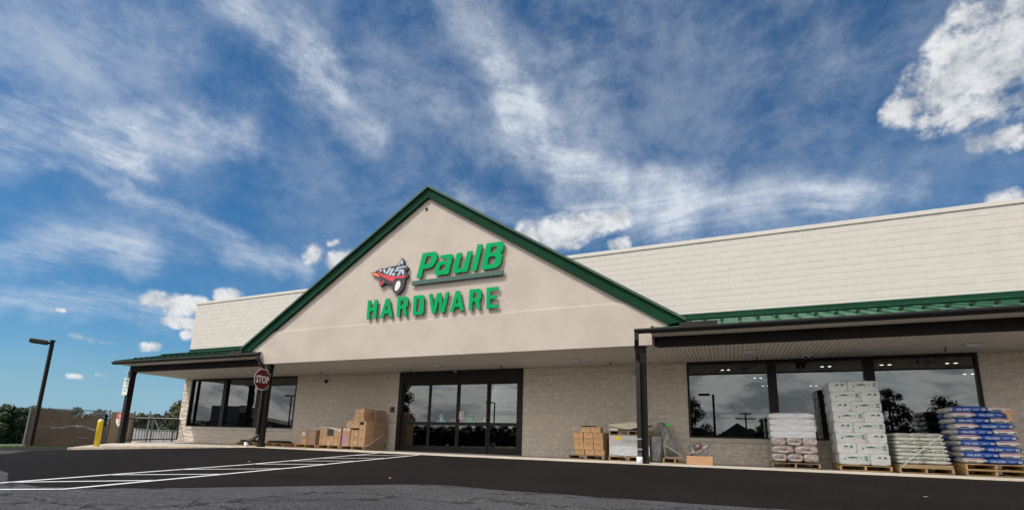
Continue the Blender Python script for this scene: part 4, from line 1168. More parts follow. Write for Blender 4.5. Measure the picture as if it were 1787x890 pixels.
# brown screened enclosure fence
FL = Vector((-30.0, -3.72, 0)); FRT = Vector((-30.35, -0.25, 0))
t = thing("screened_fence", "chain link fence covered with torn brown privacy mesh", "fence", (FL.x, FL.y, Zg(FL.x, FL.y)))
def onf(f, z, o_=0.0):
    q = FL.lerp(FRT, f); n_ = Vector((1, .1, 0)); q = q + n_ * o_
    return (q.x - FL.x, q.y - FL.y, z + (zf(q.x) + zg_y(min(q.y, -3.4))) * 0 + .02 * f * 2)
for f in (0, 1):
    b = MB(); b.tube([onf(f, -.1), onf(f, 1.95)], .04, 10); po = b.build("post", M['galv'], t)
    for z in (.25, .62, 1.0, 1.38, 1.72):
        b = MB(); b.tube([onf(f, z), onf(f, z + .05)], .052, 10); b.build("band", M['galv'], po)
b = MB(); b.tube([onf(0, 1.86), onf(1, 1.86)], .022, 8); b.build("top_rail", M['galv'], t)
b = MB(); rnd = random.Random(5); nx, nz = 60, 26
tear = lambda f: 1.83 - (0.0 if f < .46 else (0.10 + 0.34 * abs(noise.noise(Vector((f * 9, 2.2, 0)))) * 2.0 + 0.22 * max(0, noise.noise(Vector((f * 23, 7, 0)))) + (.35 if f > .93 else 0)) * min(1, (f - .46) / .05))
for i in range(nx + 1):
    f = .012 + .976 * i / nx; top = tear(f)
    for j in range(nz + 1):
        z = .03 + (top - .03) * j / nz
        b.v.append(onf(f, z, .05 + .012 * math.sin(j * 3.1) + .025 * noise.noise(Vector((f * 6, z * 2, 1)))))
for i in range(nx):
    for j in range(nz):
        a = i * (nz + 1) + j; b.f.append((a, a + nz + 1, a + nz + 2, a + 1)); b.mi.append(0)
b.build("privacy_mesh", M['screen'], t, True)
b = MB()
for i in range(28):                      # diamonds of wire showing where the mesh has torn
    f0 = .45 + i * .0205
    for dsl in (1, -1):
        f1 = f0 + dsl * .16
        if .45 <= f1 <= .995: b.tube([onf(f0, 1.22, .0), onf(f1, 1.86, .0)], .004, 3, False)
o = b.build("chain_link", M['greysteel'], t); o["kind"] = "stuff"
for (f0, z0_, f1, z1_, w) in ((.03, 1.02, .24, .99, .018), (.24, 1.0, .30, .93, .03), (.30, .95, .50, 1.03, .03), (.50, 1.06, .66, 1.06, .06), (.66, 1.04, .84, .88, .03), (.10, .50, .30, .47, .008), (.05, 1.72, .55, 1.34, .012), (.55, 1.34, .97, 1.04, .012), (.6, .52, .78, .46, .02), (.70, .92, .86, .84, .02)):
    b = MB(); rr_ = Vector(onf(f0, z0_, .085)); q_ = Vector(onf(f1, z1_, .085)); n_ = 7
    for k_ in range(n_ + 1):
        p_ = rr_.lerp(q_, k_ / n_); j_ = .03 * noise.noise(Vector((k_ * 2.1, f0 * 30, 0))); b.v += [(p_.x, p_.y, p_.z + j_ - w * (.6 + .4 * math.sin(k_ * 5))), (p_.x + .004, p_.y, p_.z + j_ + w * (.6 + .4 * math.cos(k_ * 4)))]
    for k_ in range(n_):
        b.f.append((2 * k_, 2 * k_ + 2, 2 * k_ + 3, 2 * k_ + 1)); b.mi.append(0)
    b.build("torn_wrap", M['greyprint'] if w < .02 else M['signgrey'], t)
# tan end screen and gate post
t = thing("tan_screen", "plain tan privacy screen beside the brown fence", "fence", (-30.35, -.2, Zg(-30, -3.4)))
b = MB(); b.bbox(.02, .06, .02, 1.10, .0, 1.88, .004); b.build("panel", M['tanpanel'], t)
b = MB(); b.tube([(.04, 1.14, -.1), (.04, 1.14, 1.98)], .045, 10); b.build("post", M['galv'], t)
b = MB(); b.tube([(.04, 1.95, -.1), (.04, 1.95, 2.02)], .045, 10); b.build("gate_post", M['galv'], t)
# pallets stacked behind the mesh
t = thing("grey_slat_fence", "long low grey slat fence beyond the black guard rail", "fence", (-46, 9.5, Zg(-46, 0)))
for i in range(70):
    x = -3.5 + i * .33; y = .004 * (i - 30) ** 2 * 0.6
    b = MB(); b.box(x, x + .30, y, y + .03, -.4, 1.25 + .25 * math.exp(-i / 9.0)); b.build("slat", M['slat'], t)
b = MB(); b.tube([(-3.5 + i * .33 * 7, .004 * (i * 7 - 30) ** 2 * .6 - .03, 1.27 + .25 * math.exp(-i * 7 / 9.0)) for i in range(11)], .03, 6); b.build("top_rail", M['galv'], t)
t = thing("gate_frame", "galvanised gate frame with a diagonal brace beyond the guard rail", "gate", (-36.5, 5.6, Zg(-36.5, 0)))
for x in (-.30, .12):
    b = MB(); b.tube([(x, 0, -.3), (x, 0, 2.0)], .05 if x > 0 else .04, 8); b.build("upright", M['galv'], t)
b = MB(); b.tube([(.15, 0, 1.98), (1.25, 0.1, .55)], .03, 8); b.build("brace", M['galv'], t)
b = MB(); b.tube([(-2.6, 0, 1.93), (3.5, 0, 1.90)], .03, 8); b.build("top_rail", M['galv'], t)
t = thing("wheel_stop", "yellow painted kerb block behind the guard rail", "kerb block", (-33.2, 2.4, Zg(-33.2, 0)))
b = MB(); b.bbox(-1.6, 1.2, -.15, .15, 0, .32, .05); b.build("block", M['greyyellow'], t)

# ------------------------------------------------------------------ pallets and goods on the walk
def pallet(x0, x1, y0, y1, z, label, old=False, boards=6, rot=0.0, solid=False):
    """timber pallet: three stringers along Y (openings to the front), deck boards across"""
    w, dpt = x1 - x0, y1 - y0
    t = thing("pallet", label, "pallet", ((x0 + x1) / 2, y0, z), rot, "timber pallets on the walk")
    mt = M['woodold'] if old else M['wood']
    for sx in (-w / 2, -.02, w / 2 - .04):
        m_ = MB()
        m_.bbox(sx, sx + .04, 0.0, dpt, .019, .112, .004); m_.build("stringer", mt, t)
    bw = dpt / boards * .74
    for k in range(boards):
        y = k * (dpt - bw) / (boards - 1)
        m_ = MB(); m_.bbox(-w / 2 - rnd.uniform(0, .012), w / 2 + rnd.uniform(0, .012), y - .004, y + bw, .1125, .131, .003); m_.build("deck_board", mt, t)
    for y in (0, dpt / 2 - .05, dpt - .1):
        m_ = MB(); m_.bbox(-w / 2, w / 2, y - .003, y + .10, .0, .0185, .003); m_.build("bottom_board", mt, t)
    return t
PZ = 0.132
def carton_mesh(w, d_, h, tape=True, lab=None):
    b = MB(); b.use(0).bbox(-w / 2, w / 2, 0, d_, 0, h, .006)
    return b
def carton(x, y, z, w, d_, h, label, mt='card', rot=0.0, tape=True, group=None, extra=None, name="carton"):
    t = thing(name, label, "box", (x, y, z), rot, group)
    b = MB(); q = .008
    vs = []
    b.bbox(-w / 2, w / 2, 0, d_, 0, h, .007)
    # soft bulge of the front panel
    b.build("body", M[mt], t)
    if tape:
        b = MB(); b.box(-.024, .024, -.0022, -.0005, h * .60, h - .002); b.box(-.024, .024, .002, d_ - .002, h + .0003, h + .0015); b.build("tape", M['tape'], t)
    if not tape and mt == 'cardwrap':      # taped flap seam and a printed mark, different on each box
        q = rnd.uniform(-.06, .06)
        b = MB(); b.box(q - .02, q + .02, -.0022, -.0005, h * rnd.uniform(.45, .7), h - .004); b.build("tape", M['tape'], t)
        u = rnd.uniform(-.35, .2) * w
        b = MB(); b.box(u, u + w * rnd.uniform(.12, .22), -.0026, -.0006, h * .12, h * rnd.uniform(.2, .34)); b.build("printed_mark", M['tape' if rnd.random() < .6 else 'whitelabel'], t)
    if extra: extra(t, w, d_, h)
    return t
def label_patch(t, mt, x0, x1, z0, z1, y=-.003, name="paper_label"):
    b = MB(); b.box(x0, x1, y, y + .0022, z0, z1); return b.build(name, M[mt], t)
def bag_mesh(w, d_, h, seed, mats, paint=None, puff=1.0, nx=14, ny=8, nz=6, wr=0.0):
    """filled sack lying flat: rounded pillow with pinched ends and creases; origin at front-bottom centre"""
    bm = bmesh.new(); bmesh.ops.create_cube(bm, size=2.0)
    bmesh.ops.subdivide_edges(bm, edges=[e for e in bm.edges if abs(e.verts[0].co.x - e.verts[1].co.x) > 1], cuts=nx - 1, use_grid_fill=True)
    bmesh.ops.subdivide_edges(bm, edges=[e for e in bm.edges if abs(e.verts[0].co.y - e.verts[1].co.y) > 1], cuts=ny - 1, use_grid_fill=True)
    bmesh.ops.subdivide_edges(bm, edges=[e for e in bm.edges if abs(e.verts[0].co.z - e.verts[1].co.z) > 1], cuts=nz - 1, use_grid_fill=True)
    bm.normal_update()
    rz_ = 0.5 * puff
    cols = {}
    for f in bm.faces:
        c = f.calc_center_median()
        cols[f.index] = paint(c.x, c.y, c.z) if paint else 0
        f.material_index = cols[f.index]; f.smooth = True
    for v in bm.verts:
        x, y, z = v.co
        ex, ey = abs(x) ** 5, abs(y) ** 5
        zz2 = z * (1 - 0.42 * puff * ex) * (1 - 0.42 * puff * ey)
        sh = 1 - 0.075 * puff * (z * z) ** 1.0 * 1.6
        xx = x * (1 - 0.045 * puff * (z * z)) * (1 - .03 * ey); yy = y * (1 - 0.06 * puff * (z * z)) * (1 - .03 * ex)
        q = Vector((x * 2.2 + seed * 7.3, y * 2.0, z * 1.3 + seed))
        n1 = noise.noise(q) * .05 + noise.noise(q * 2.6) * .028
        wy = 0.0
        if wr:      # creases pressed into the film on the front and sides
            q2 = Vector((x * w * 7 + seed * 3.3, z * h * 16 + seed, y * 3))
            wy = wr * (abs(noise.noise(q2)) * 1.5 + abs(noise.noise(q2 * 2.3)) * .8 + .5 * abs(noise.noise(q2 * 4.7)))
            if y < -.9: wy *= 1
            else: xx *= 1 - wy / w * 1.4; wy = 0
        v.co = Vector((xx * w / 2 * (1 + n1 * .25), d_ / 2 + yy * d_ / 2 * (1 - abs(n1) * .35) + wy, h / 2 + zz2 * h / 2 * (1 + n1 * 1.3)))
    me = bpy.data.meshes.new("bag"); bm.to_mesh(me); bm.free()
    for m_ in mats: me.materials.append(M[m_])
    return me
ORD = ["bottom", "second", "third", "fourth", "fifth", "sixth", "seventh", "eighth", "ninth", "top"]
def lay(i, n):
    return "top layer" if i == n - 1 else ("bottom layer" if i == 0 else "%s layer up" % ORD[i])
rnd = random.Random(21)

# A: wrapped brown boxes
def zw(x, y): return walk_z(x, y)
YF = -1.5
z = zw(-15, YF)
pallet(-15.56, -14.50, YF, YF + 1.15, z, "leftmost pallet under the low wrapped brown boxes")
def lab_a(t, w, d_, h): label_patch(t, 'whitelabel', -.02, .12, .33, .46); label_patch(t, 'card', -.01, .22, .006, .20, name="torn_patch")
carton(-15.24, YF + .04, z + PZ, .46, 1.05, .545, "low wrapped brown box with a white label on the leftmost pallet", 'carddarkshade', 0.01, False, extra=lab_a)
carton(-14.79, YF + .05, z + PZ, .41, 1.03, .54, "low wrapped brown box without label on the leftmost pallet", 'carddarkshade', -0.01, False)
# B: six boxes, one with a dark label
z = zw(-14, YF)
pallet(-14.40, -13.36, YF, YF + 1.15, z, "pallet under six tan boxes, middle of the left three")
hb, wb = .325, .335
for i in range(3):
    x = -14.22 + i * (wb + .012)
    carton(x, YF + .04, z + PZ, wb, .50, hb, "%s tan box in the lower row of the six-box pallet" % ("left", "middle", "right")[i], 'cardwrap', rnd.uniform(-.02, .02), False)
    def lab_b(t, w, d_, h): label_patch(t, 'greyprint', -.15, .15, .02, .27, name="dark_label").data.materials[0] = M['dkink']
    carton(x + .01, YF + .05, z + PZ + hb + .002, wb, .50, hb + .01, ("left tan box in the upper row of the six-box pallet", "tan box with a large dark label on the six-box pallet", "right tan box in the upper row of the six-box pallet")[i], 'cardwrap', rnd.uniform(-.02, .02), False, extra=lab_b if i == 1 else None)
carton(-13.885, YF + .58, z + PZ, 1.02, .5, .66, "wide tan box behind the six tan boxes", 'cardwrap', 0, False)
t = thing("loose_wrap", "loose white strip of stretch wrap across the six-box pallet", "plastic wrap", (-14.35, YF, z + PZ + .68))
b = MB(); vs = []
for k in range(15):
    f = k / 14; x = .0 + 1.0 * f; zc = -.02 - .11 * max(0, f - .45) * 2 + .012 * math.sin(k * 2.3)
    wd = .012 + .05 * max(0, f - .35)
    b.v += [(x, .03 - .012 * math.sin(k), zc - wd), (x, .020 - .01 * math.cos(k * 1.7), zc + wd)]
for k in range(14): b.f.append((2 * k, 2 * k + 2, 2 * k + 3, 2 * k + 1)); b.mi.append(0)
b.build("strip", M['film'], t)
# C: tall stack of boxes, right side coloured darker as shade
z = zw(-12.8, YF)
pallet(-13.28, -12.22, YF, YF + 1.15, z, "pallet under the tall box stack left of the doors", True)
def purple(t, w, d_, h):
    label_patch(t, 'purple', -w / 2 + .01, -.01, h * .22, h * .80); label_patch(t, 'purple', .02, w / 2 - .03, h * .35, h * .62)
def whites(t, w, d_, h):
    label_patch(t, 'whitelabel', -w / 2 + .02, -.03, h * .45, h * .9); label_patch(t, 'whitelabel', .02, w / 2 - .01, h * .45, h * .9)
def tag1(t, w, d_, h): label_patch(t, 'whitelabel', .05, .11, h * .35, h * .55)
def redtag(t, w, d_, h): label_patch(t, 'purple', -w / 2 + .01, -.02, h * .22, h * .80); label_patch(t, 'orange', .02, w / 2 - .02, h * .55, h * .75)
nm = ["lowest narrow box with purple labels in the tall stack", "second narrow box with purple labels in the tall stack", "narrow box with purple and orange labels in the tall stack", "narrow box with two white labels in the tall stack"]
for i in range(4):
    carton(-13.09 + .004 * i, YF + .02, z + PZ + i * .162, .34, .45, .160, nm[i], 'card', rnd.uniform(-.015, .015), False, extra=(purple, purple, redtag, whites)[i])
carton(-12.705, YF + .03, z + PZ, .37, .5, .315, "large bottom box in the middle of the tall stack", 'cardwrap', 0, True, extra=tag1)
carton(-12.70, YF + .04, z + PZ + .317, .36, .5, .27, "box with a white tag in the middle of the tall stack", 'cardwrap', 0.01, False, extra=tag1)
carton(-12.36, YF + .03, z + PZ, .29, .5, .315, "bottom box at the right corner of the tall stack", 'cardwrap', 0, True)
carton(-12.36, YF + .04, z + PZ + .317, .285, .5, .27, "second box at the right corner of the tall stack", 'cardwrap', 0, True)
carton(-12.83, YF + .05, z + PZ + .65, .60, .5, .27, "wide box above the purple labels in the tall stack", 'cardwrap', 0, False)
def slot(t, w, d_, h): label_patch(t, 'dkink', -w / 2 + .02, w / 2 - .10, h * .55, h * .88); label_patch(t, 'whitelabel', -.06, .02, h * .55, h * .82)
carton(-12.37, YF + .05, z + PZ + .59, .30, .5, .33, "box with a dark slot near the right edge of the tall stack", 'cardwrap', 0, False, extra=slot)
carton(-12.60, YF + .08, z + PZ + .922, .50, .5, .14, "flat box under the two topmost boxes of the tall stack", 'cardwrap', 0, False)
carton(-12.58, YF + .06, z + PZ + 1.064, .40, .5, .148, "second topmost box of the tall stack", 'cardwrap', 0.02, False)
carton(-12.58, YF + .07, z + PZ + 1.214, .42, .5, .148, "topmost box of the tall stack left of the doors", 'cardwrap', -0.02, False)
# long side of the stack: rear boxes, their shade put in by darker cardboard
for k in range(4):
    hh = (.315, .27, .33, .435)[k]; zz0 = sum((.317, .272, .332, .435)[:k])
    carton(-12.62 + (.012 if k < 3 else 0.04), YF + .56 + .02 * k, z + PZ + zz0, .80 - (.25 if k == 3 else 0), .62, hh, "%s rear box on the dark side of the tall stack" % ("bottom", "second", "third", "topmost")[k], 'carddarkshade', 0, False)
t = thing("wrap_tail", "thin white tail of stretch wrap on the dark side of the tall box stack", "plastic wrap", (-12.20, YF, z + PZ))
b = MB()
for k in range(13):
    f = k / 12; yy = .02 + 1.02 * f; zc = .0 + .46 * f ** 1.2 + .015 * math.sin(k * 1.9); w_ = .030 * (1 - .6 * f)
    b.v += [(.018 + .012 * math.sin(k * 2.7), yy, zc - w_), (.026 + .012 * math.cos(k * 2.1), yy, zc + w_)]
for k in range(12): b.f.append((2 * k, 2 * k + 2, 2 * k + 3, 2 * k + 1)); b.mi.append(0)
b.build("strip", M['film'], t)
# low pallets with black trays behind the post
for i, (xa, xb, lab, lab2) in enumerate(((-19.55, -18.45, "low pallet with a black tray left of the post", "flat black tray on the low pallet left of the post"), (-17.85, -16.85, "low pallet with a black tray right of the post", "flat black tray on the low pallet right of the post"))):
    ya = -0.95; z_ = zw(xa, ya); pallet(xa - .02, xb + .02, ya, ya + .7, z_, lab, False, 5)
    t = thing("rubber_tray", lab2, "tray", ((xa + xb) / 2, ya + .05, z_ + PZ))
    b = MB(); b.bbox(-.42, .45, 0, .55, 0, .055, .015); b.build("tray", M['rubber'], t); b = MB(); b.bbox(-.38, .41, .03, .5, .0555, .095, .012); b.build("rim", M['rubber'], t)

# D: small brown boxes in rows
YD = -1.4; z = zw(-4, YD)
pallet(-4.545, -3.46, YD, YD + 1.1, z, "pallet under the small brown boxes right of the doors", True)
cw = .285
rows_ = [(-4.20, 3), (-4.235, 3), (-4.235, 3), (-4.25, 3), (-4.01, 2)]
cols_ = ("left", "middle", "right")
for r_, (x, n) in enumerate(rows_):
    for c in range(n):
        hh = (.158, .178, .158, .163, .165)[r_]; zz0 = sum((.160, .180, .160, .165)[:r_])
        pos = cols_[c] if n == 3 else ("left", "right")[c]
        carton(x + .01 + c * (cw + .012) + rnd.uniform(-.008, .008), YD + .06 + rnd.uniform(-.01, .012), z + PZ + zz0, cw, .42, hh,
               "%s small brown box in the %s row right of the doors" % (pos, ("bottom", "second", "third", "fourth", "top")[r_]), 'card', rnd.uniform(-.03, .03), True, "small brown boxes right of the doors")
for r_ in range(4):
    hh = (.158, .178, .158, .163)[r_]; zz0 = sum((.160, .180, .160)[:r_])
    carton(-3.93, YD + .52, z + PZ + zz0, .88, .42, hh, "%s long brown box behind the small brown boxes" % ("bottom", "second", "third", "top")[r_], 'card', 0, False)
t = thing("black_bag", "crumpled black bag on top of the small brown boxes", "bag", (-4.0, YD + .2, z + PZ + .832))
b = link("body", bag_mesh(.42, .3, .04, 3, ['rubber']), t)

# E: film-wrapped crates with a second pallet on top
z = zw(-2.8, YD)
pallet(-3.31, -2.17, YD, YD + 1.1, z, "pallet under the film wrapped crates behind the porch post")
t = thing("wrapped_crate", "wide film wrapped crate with a yellow label and handwritten number", "crate", (-2.74, YD + .02, z + PZ))
b = MB(); b.bbox(-.56, .56, 0, 1.0, 0, .60, .015); b.build("body", M['crate'], t)
b = MB(); b.bbox(-.535, .60, -.010, .02, .02, .30, .008); b.build("lower_panel", M['film'], t)
label_patch(t, 'pinklabel', -.545, -.37, .34, .585, -.006); label_patch(t, 'yellowlabel', -.35, -.19, .47, .575, -.006); label_patch(t, 'limelabel', .47, .55, .47, .575, -.006)
b = MB(); put_text(b, "2528770", .135, lambda x, y: (x + .04, -.0045, y + .43), ax=.85); b.build("number", M['greyprint'], t)
b = MB(); b.tube([(-.56, -.012, .02), (-.5, -.02, .06), (-.2, -.02, .035), (.5, -.02, .03)], .012, 6); b.tube([(-.1, -.02, .02), (-.04, -.06, -.1)], .008, 5); b.build("loose_film", M['film'], t)
pallet(-3.30, -2.16, YD + .02, YD + 1.1, z + PZ + .602, "upper pallet on top of the film wrapped crate", True)
t = thing("cream_board", "cream folded board tapering to both ends on the upper pallet", "board", (-2.74, YD + .05, z + 2 * PZ + .604))
b = MB(); b.prism([(-.57, .17), (.06, .245), (.60, .20), (.60, .17), (.02, .04), (-.57, .13)], 0, .9, lambda u, v, w: (u, w, v)); o = b.build("board", M['cream'], t); fix_normals(o.data)
for zz2 in (.10, .145, .19): 
    b = MB(); b.box(.012, .028, -.003, -.0005, zz2 - .012, zz2 + .012); b.build("fastener", M['dkink'], t)
for xx, nm_ in ((-.40, "white block under the left end of the cream board"), (.46, "white block under the right end of the cream board")):
    t = thing("foam_block", nm_, "block", (-2.74 + xx, YD + .03, z + 2 * PZ + .604)); b = MB(); b.bbox(-.15, .10, 0, .3, 0, .055, .006); b.build("block", M['white'], t)
t = thing("dark_beam_stack", "dark boards lying between the foam blocks", "board", (-2.74, YD + .1, z + 2 * PZ + .604)); b = MB(); b.box(-.24, .34, 0, .8, 0, .035); b.build("board", M['dkink'], t)
t = thing("wrapped_box", "grey wrapped box at the back right of the film wrapped crate", "box", (-2.02, YD + .35, z)); b = MB(); b.bbox(-.13, .15, 0, .7, 0, .74, .03); b.build("body", M['wrapgrey'], t)
# tall leaning bundle
t = thing("wrapped_bundle", "tall grey wrapped bundle leaning beside the crates", "bundle", (-1.72, -.55, zw(-1.7, -.5)))
b = MB()
for k in range(5):
    b.tube([(.20 - k * .085, .02 * k, 0), (.13 - k * .06, .12, .55), (-.08 - k * .045, .26, 1.0 + .015 * k), (-.16 - k * .035, .30, 1.14 + .01 * ((k * 7) % 3))], .05, 8)
b.build("body", M['wrapgrey'], t, True)
b = MB(); b.box(-.22, -.12, .17, .20, 1.03, 1.12, Matrix.Rotation(0.35, 4, 'Y') @ Matrix.Translation((-.22, .0, -.04))); b.build("sticker", M['limelabel'], t)
# F: small pallet with bent beige steel frame
z = zw(-1.5, YD)
pallet(-1.79, -1.14, YD + .05, YD + .75, z, "short pallet under the bent beige steel frame", False, 5)
t = thing("steel_frame", "bent beige steel frame standing on the short pallet", "metal frame", (-1.46, YD + .12, z + PZ))
def bent(y, mt, dz=0.0):
    b = MB()
    P_ = [(-.28, y, .50), (-.29, y, .01), (.22, y, .01), (.29, y, .15), (.20, y, .09), (-.31, y, .34), (-.24, y, .60)]
    P_ = [(x, yy, zz3 + dz) for x, yy, zz3 in P_]
    b.tube([(-.30, y, .33 + dz), (-.27, y, .02 + dz), (.20, y, .02 + dz), (.26, y, .16 + dz), (.17, y, .075 + dz), (-.31, y, .37 + dz)], .013, 6); b.tube([(-.31, y, .37 + dz), (-.20, y, .60 + dz)], .013, 6)
    return b
bent(0, 0).build("front_rod", M['beigesteel'], t); bent(.35, 0).build("rear_rod", M['beigesteel'], t)
b = MB(); b.box(-.27, .22, -.005, .38, -.0005, .008); b.build("base_plate", M['greysteel'], t)
# carton on the kerb edge with chairs on it
z = zw(-.8, -1.9)
t = carton(-.765, -2.22, z, .63, .5, .225, "flat tan box beside the big window with steel chairs on it", 'cardplain', 0.0, False)
b = MB(); b.box(-.317, -.3155, .01, .4, .02, .2); b.build("end_flap", M['white'], t)
t = thing("folding_chair", "grey folding chair frame tangled on the flat tan box", "chair", (-.78, -2.0, z + .226))
for k, P_ in enumerate(([(-.24, 0, .33), (-.20, .02, .05), (-.17, .05, .0), (.18, .05, .0), (.21, .02, .12)], [(-.20, .1, .30), (-.10, .08, .12), (.20, .12, .26), (.22, .1, .36), (.17, .1, .38)],
                        [(-.18, -.02, .05), (.20, -.03, .10)], [(.0, .0, .03), (.17, .02, .22)], [(.19, .15, .36), (.25, .15, .28), (.16, .15, .16)])):
    b = MB(); b.tube(P_, .016, 6); b.build("tube", M['greysteel' if k != 2 else 'galv'], t)
b = MB(); b.box(-.21, .17, -.06, .2, .115, .13, Matrix.Rotation(-.40, 4, 'Y') @ Matrix.Translation((.02, 0, .03))); b.build("seat", M['white'], t)
b = MB(); b.box(-.245, -.225, -.05, .25, .02, .33, Matrix.Rotation(-.12, 4, 'Y')); b.build("side_plate", M['greysteel'], t)
t = thing("brown_pack", "small dark brown pack with a grey label on the chair frame", "pack", (-.81, -2.09, z + .40)); t.rotation_euler = (0, -.40, 0)
b = MB(); b.bbox(-.10, .13, 0, .06, -.02, .17, .012); b.build("body", M['brownpack'], t); label_patch(t, 'greyprint', -.02, .07, .05, .11)

# G: firewood bundles with white film over the upper half
z = zw(1.5, YD)
pallet(.935, 2.02, YD, YD + 1.1, z, "pallet under the firewood bags and white film", True)
hw_ = [.205, .205, .20]
def fire_extra(o_bag, w, h, y=-.004, k=0):
    t = o_bag
    b = MB(); b.box(-.10, .11, y, y + .003, h * .34, h * .76); b.build("picture", M['greyprint'], t)
    b = MB(); b.box(-.01, .10, y - .0025, y - .0005, h * .48, h * .72); b.build("flame", M['flame'], t)
    b = MB(); b.box(-.11, .12, y - .0025, y - .0005, h * .28, h * .42); b.build("caption", M['whitelabel'], t)
zc = z + PZ
for r_ in range(3):
    xs2 = [(-.53, .0), (.0, .53)] if r_ % 2 else [(-.53, -.17), (-.17, .19), (.19, .53)]
    for c, (a, b_) in enumerate(xs2):
        w = b_ - a - .006
        t = thing("firewood_bag", "%s firewood bag, %s row under the white film" % (("left", "middle", "right")[c] if len(xs2) == 3 else ("left", "right")[c], ("bottom", "second", "third")[r_]), "bag", (1.475 + (a + b_) / 2, YD + .03, zc), 0, "firewood bags")
        me = bag_mesh(w, 1.02, hw_[r_] + .05, r_ * 5 + c * 2.3, ['firebag'], None, .7, 18, 8, 8, .022); link("sack", me, t)
        if (r_, c) in ((0, 0), (0, 1), (1, 0), (1, 1), (2, 1)): fire_extra(t, w, hw_[r_], .0)
    zc += hw_[r_]
for r_ in range(4):
    t = thing("filmed_bag", "white filmed bundle, %s of the four above the firewood" % ("lowest", "second", "third", "topmost")[r_], "bag", (1.475 - .012 * (r_ > 1), YD + .03, zc), 0, "white filmed bundles above the firewood")
    link("sack", bag_mesh(1.06 + .02 * (r_ % 2), 1.03, .192, 30 + r_, ['film'], None, .75 if r_ == 3 else .32, 30, 8, 9, .02), t); zc += .160

# H: tall white stack with green print
def print_green(t, w, h, big, y=.0):
    if big:
        label_patch(t, 'greenprint', .20, .285, h * .50, h * .86, y, "print"); 
        b = MB(); b.box(-.13, .06, y, y + .002, h * .66, h * .76); b.box(-.06, .0, y, y + .002, h * .76, h * .82); b.box(-.21, -.18, y, y + .002, h * .50, h * .66); b.build("print", M['greenprint'], t)
        b = MB(); put_text(b, "3.8", h * .30, lambda x, yy: (x + .243, y - .0016, yy + h * .68), bold=.002); b.build("figures", M['whitelabel'], t)
        b = MB(); put_text(b, "C", h * .30, lambda x, yy: (x + .135, y - .0005, yy + h * .66)); b.build("recycle_mark", M['greenprint'], t)
    else:
        b = MB(); b.box(-.06, .02, y, y + .002, h * .70, h * .80); b.box(-.03, .0, y, y + .002, h * .78, h * .85); b.box(.07, .12, y, y + .002, h * .66, h * .84); b.build("print", M['greenprint'], t)
z = zw(3, YD)
pallet(2.43, 3.49, YD, YD + 1.1, z, "pallet under the tall white bag stack", False)
hH = .260; zc = z + PZ
for r_ in range(8):
    lean = -.010 * r_
    wl, ws = .655, .395
    order = [(-.53, ws, 0), (-.53 + ws, wl, 1)] if r_ % 2 else [(-.53, wl, 1), (-.53 + wl, ws, 0)]
    for c, (xa, w, big) in enumerate(order):
        dp_ = .40 if big else .64
        t = thing("white_bag", "%s white bag with green print at the front, %s of the tall stack" % (("wide" if big else "narrow"), lay(r_, 8)), "bag", (2.96 + xa + w / 2 + lean, YD + .02 + rnd.uniform(-.008, .008), zc), 0, "white bags of the tall stack")
        link("sack", bag_mesh(w + .012, dp_, hH + .034, r_ * 3.1 + c, ['whitebag'], None, .32, 22, 8, 9, .018), t)
        print_green(t, w, hH, big, -.001)
        t = thing("white_bag", "%s white bag at the back, %s of the tall stack" % (("narrow" if big else "wide"), lay(r_, 8)), "bag", (2.96 + xa + w / 2 + lean, YD + .03 + dp_, zc), 0, "white bags of the tall stack")
        link("sack", bag_mesh(w + .01, 1.04 - dp_, hH + .012, r_ * 3.1 + c + 50, ['whitebag'], None, .32, 22, 8, 9, .018), t)
    zc += hH - .006

# I: pale bags with a strap
z = zw(4.2, YD)
pallet(3.625, 4.655, YD, YD + 1.1, z, "pallet under the pale strapped bags", False)
t = thing("wood_sheet", "grey wooden sheet between the pallet and the pale bags", "sheet", (4.14, YD, z + PZ)); b = MB(); b.bbox(-.50, .505, 0, 1.05, 0, .075, .004); b.build("board", M['woodold'], t)
zc = z + PZ + .076; hI = .089
for r_ in range(8):
    sh = -.008 * r_ - .006; wtot = 1.0 - .012 * r_; n = 3 if r_ % 2 else 2
    for c in range(n):
        w = wtot / n; pos = ("left", "middle", "right")[c] if n == 3 else ("left", "right")[c]
        t = thing("pale_bag", "%s pale bag at the front, %s of the strapped stack" % (pos, lay(r_, 8)), "bag", (4.14 - wtot / 2 + w * (c + .5) + sh, YD + .02 + rnd.uniform(-.012, .012), zc), 0, "pale bags of the strapped stack")
        link("sack", bag_mesh(w + .014, .52, hI + .014, r_ * 2.7 + c, ['palebag'], None, 1.0, 10, 6, 4), t)
        if n == 3:
            b = MB(); b.box(-.10, -.03, -.001, .001, hI * .42, hI * .72); b.build("print", M['mosprint'], t)
            b = MB(); b.box(-.02, .10, -.001, .001, hI * .38, hI * .55); b.build("print", M['brownprint'], t)
            b = MB(); b.box(-.04, .12, -.0005, .001, hI * .66, hI * .74); b.build("print", M['mosprint'], t)
        t = thing("pale_bag", "%s pale bag at the back, %s of the strapped stack" % (pos, lay(r_, 8)), "bag", (4.14 - wtot / 2 + w * (c + .5) + sh, YD + .53, zc), 0, "pale bags of the strapped stack")
        link("sack", bag_mesh(w + .014, .52, hI + .014, r_ * 2.7 + c + 40, ['palebag'], None, 1.0, 10, 6, 4), t)
    zc += hI
t = thing("strap", "thin white strap running diagonally across the pale bags", "strap", (4.14, YD - .012, z + PZ))
b = MB(); b.sqtube([(-.48, -.004, .0), (-.1, -.014, .37), (.34, -.008, .735)], .011, .003); b.sqtube([(-.46, -.003, .10), (-.17, -.008, .29)], .006, .003); b.sqtube([(.335, -.006, .72), (.36, -.010, .10)], .005, .003); b.build("band", M['white'], t)

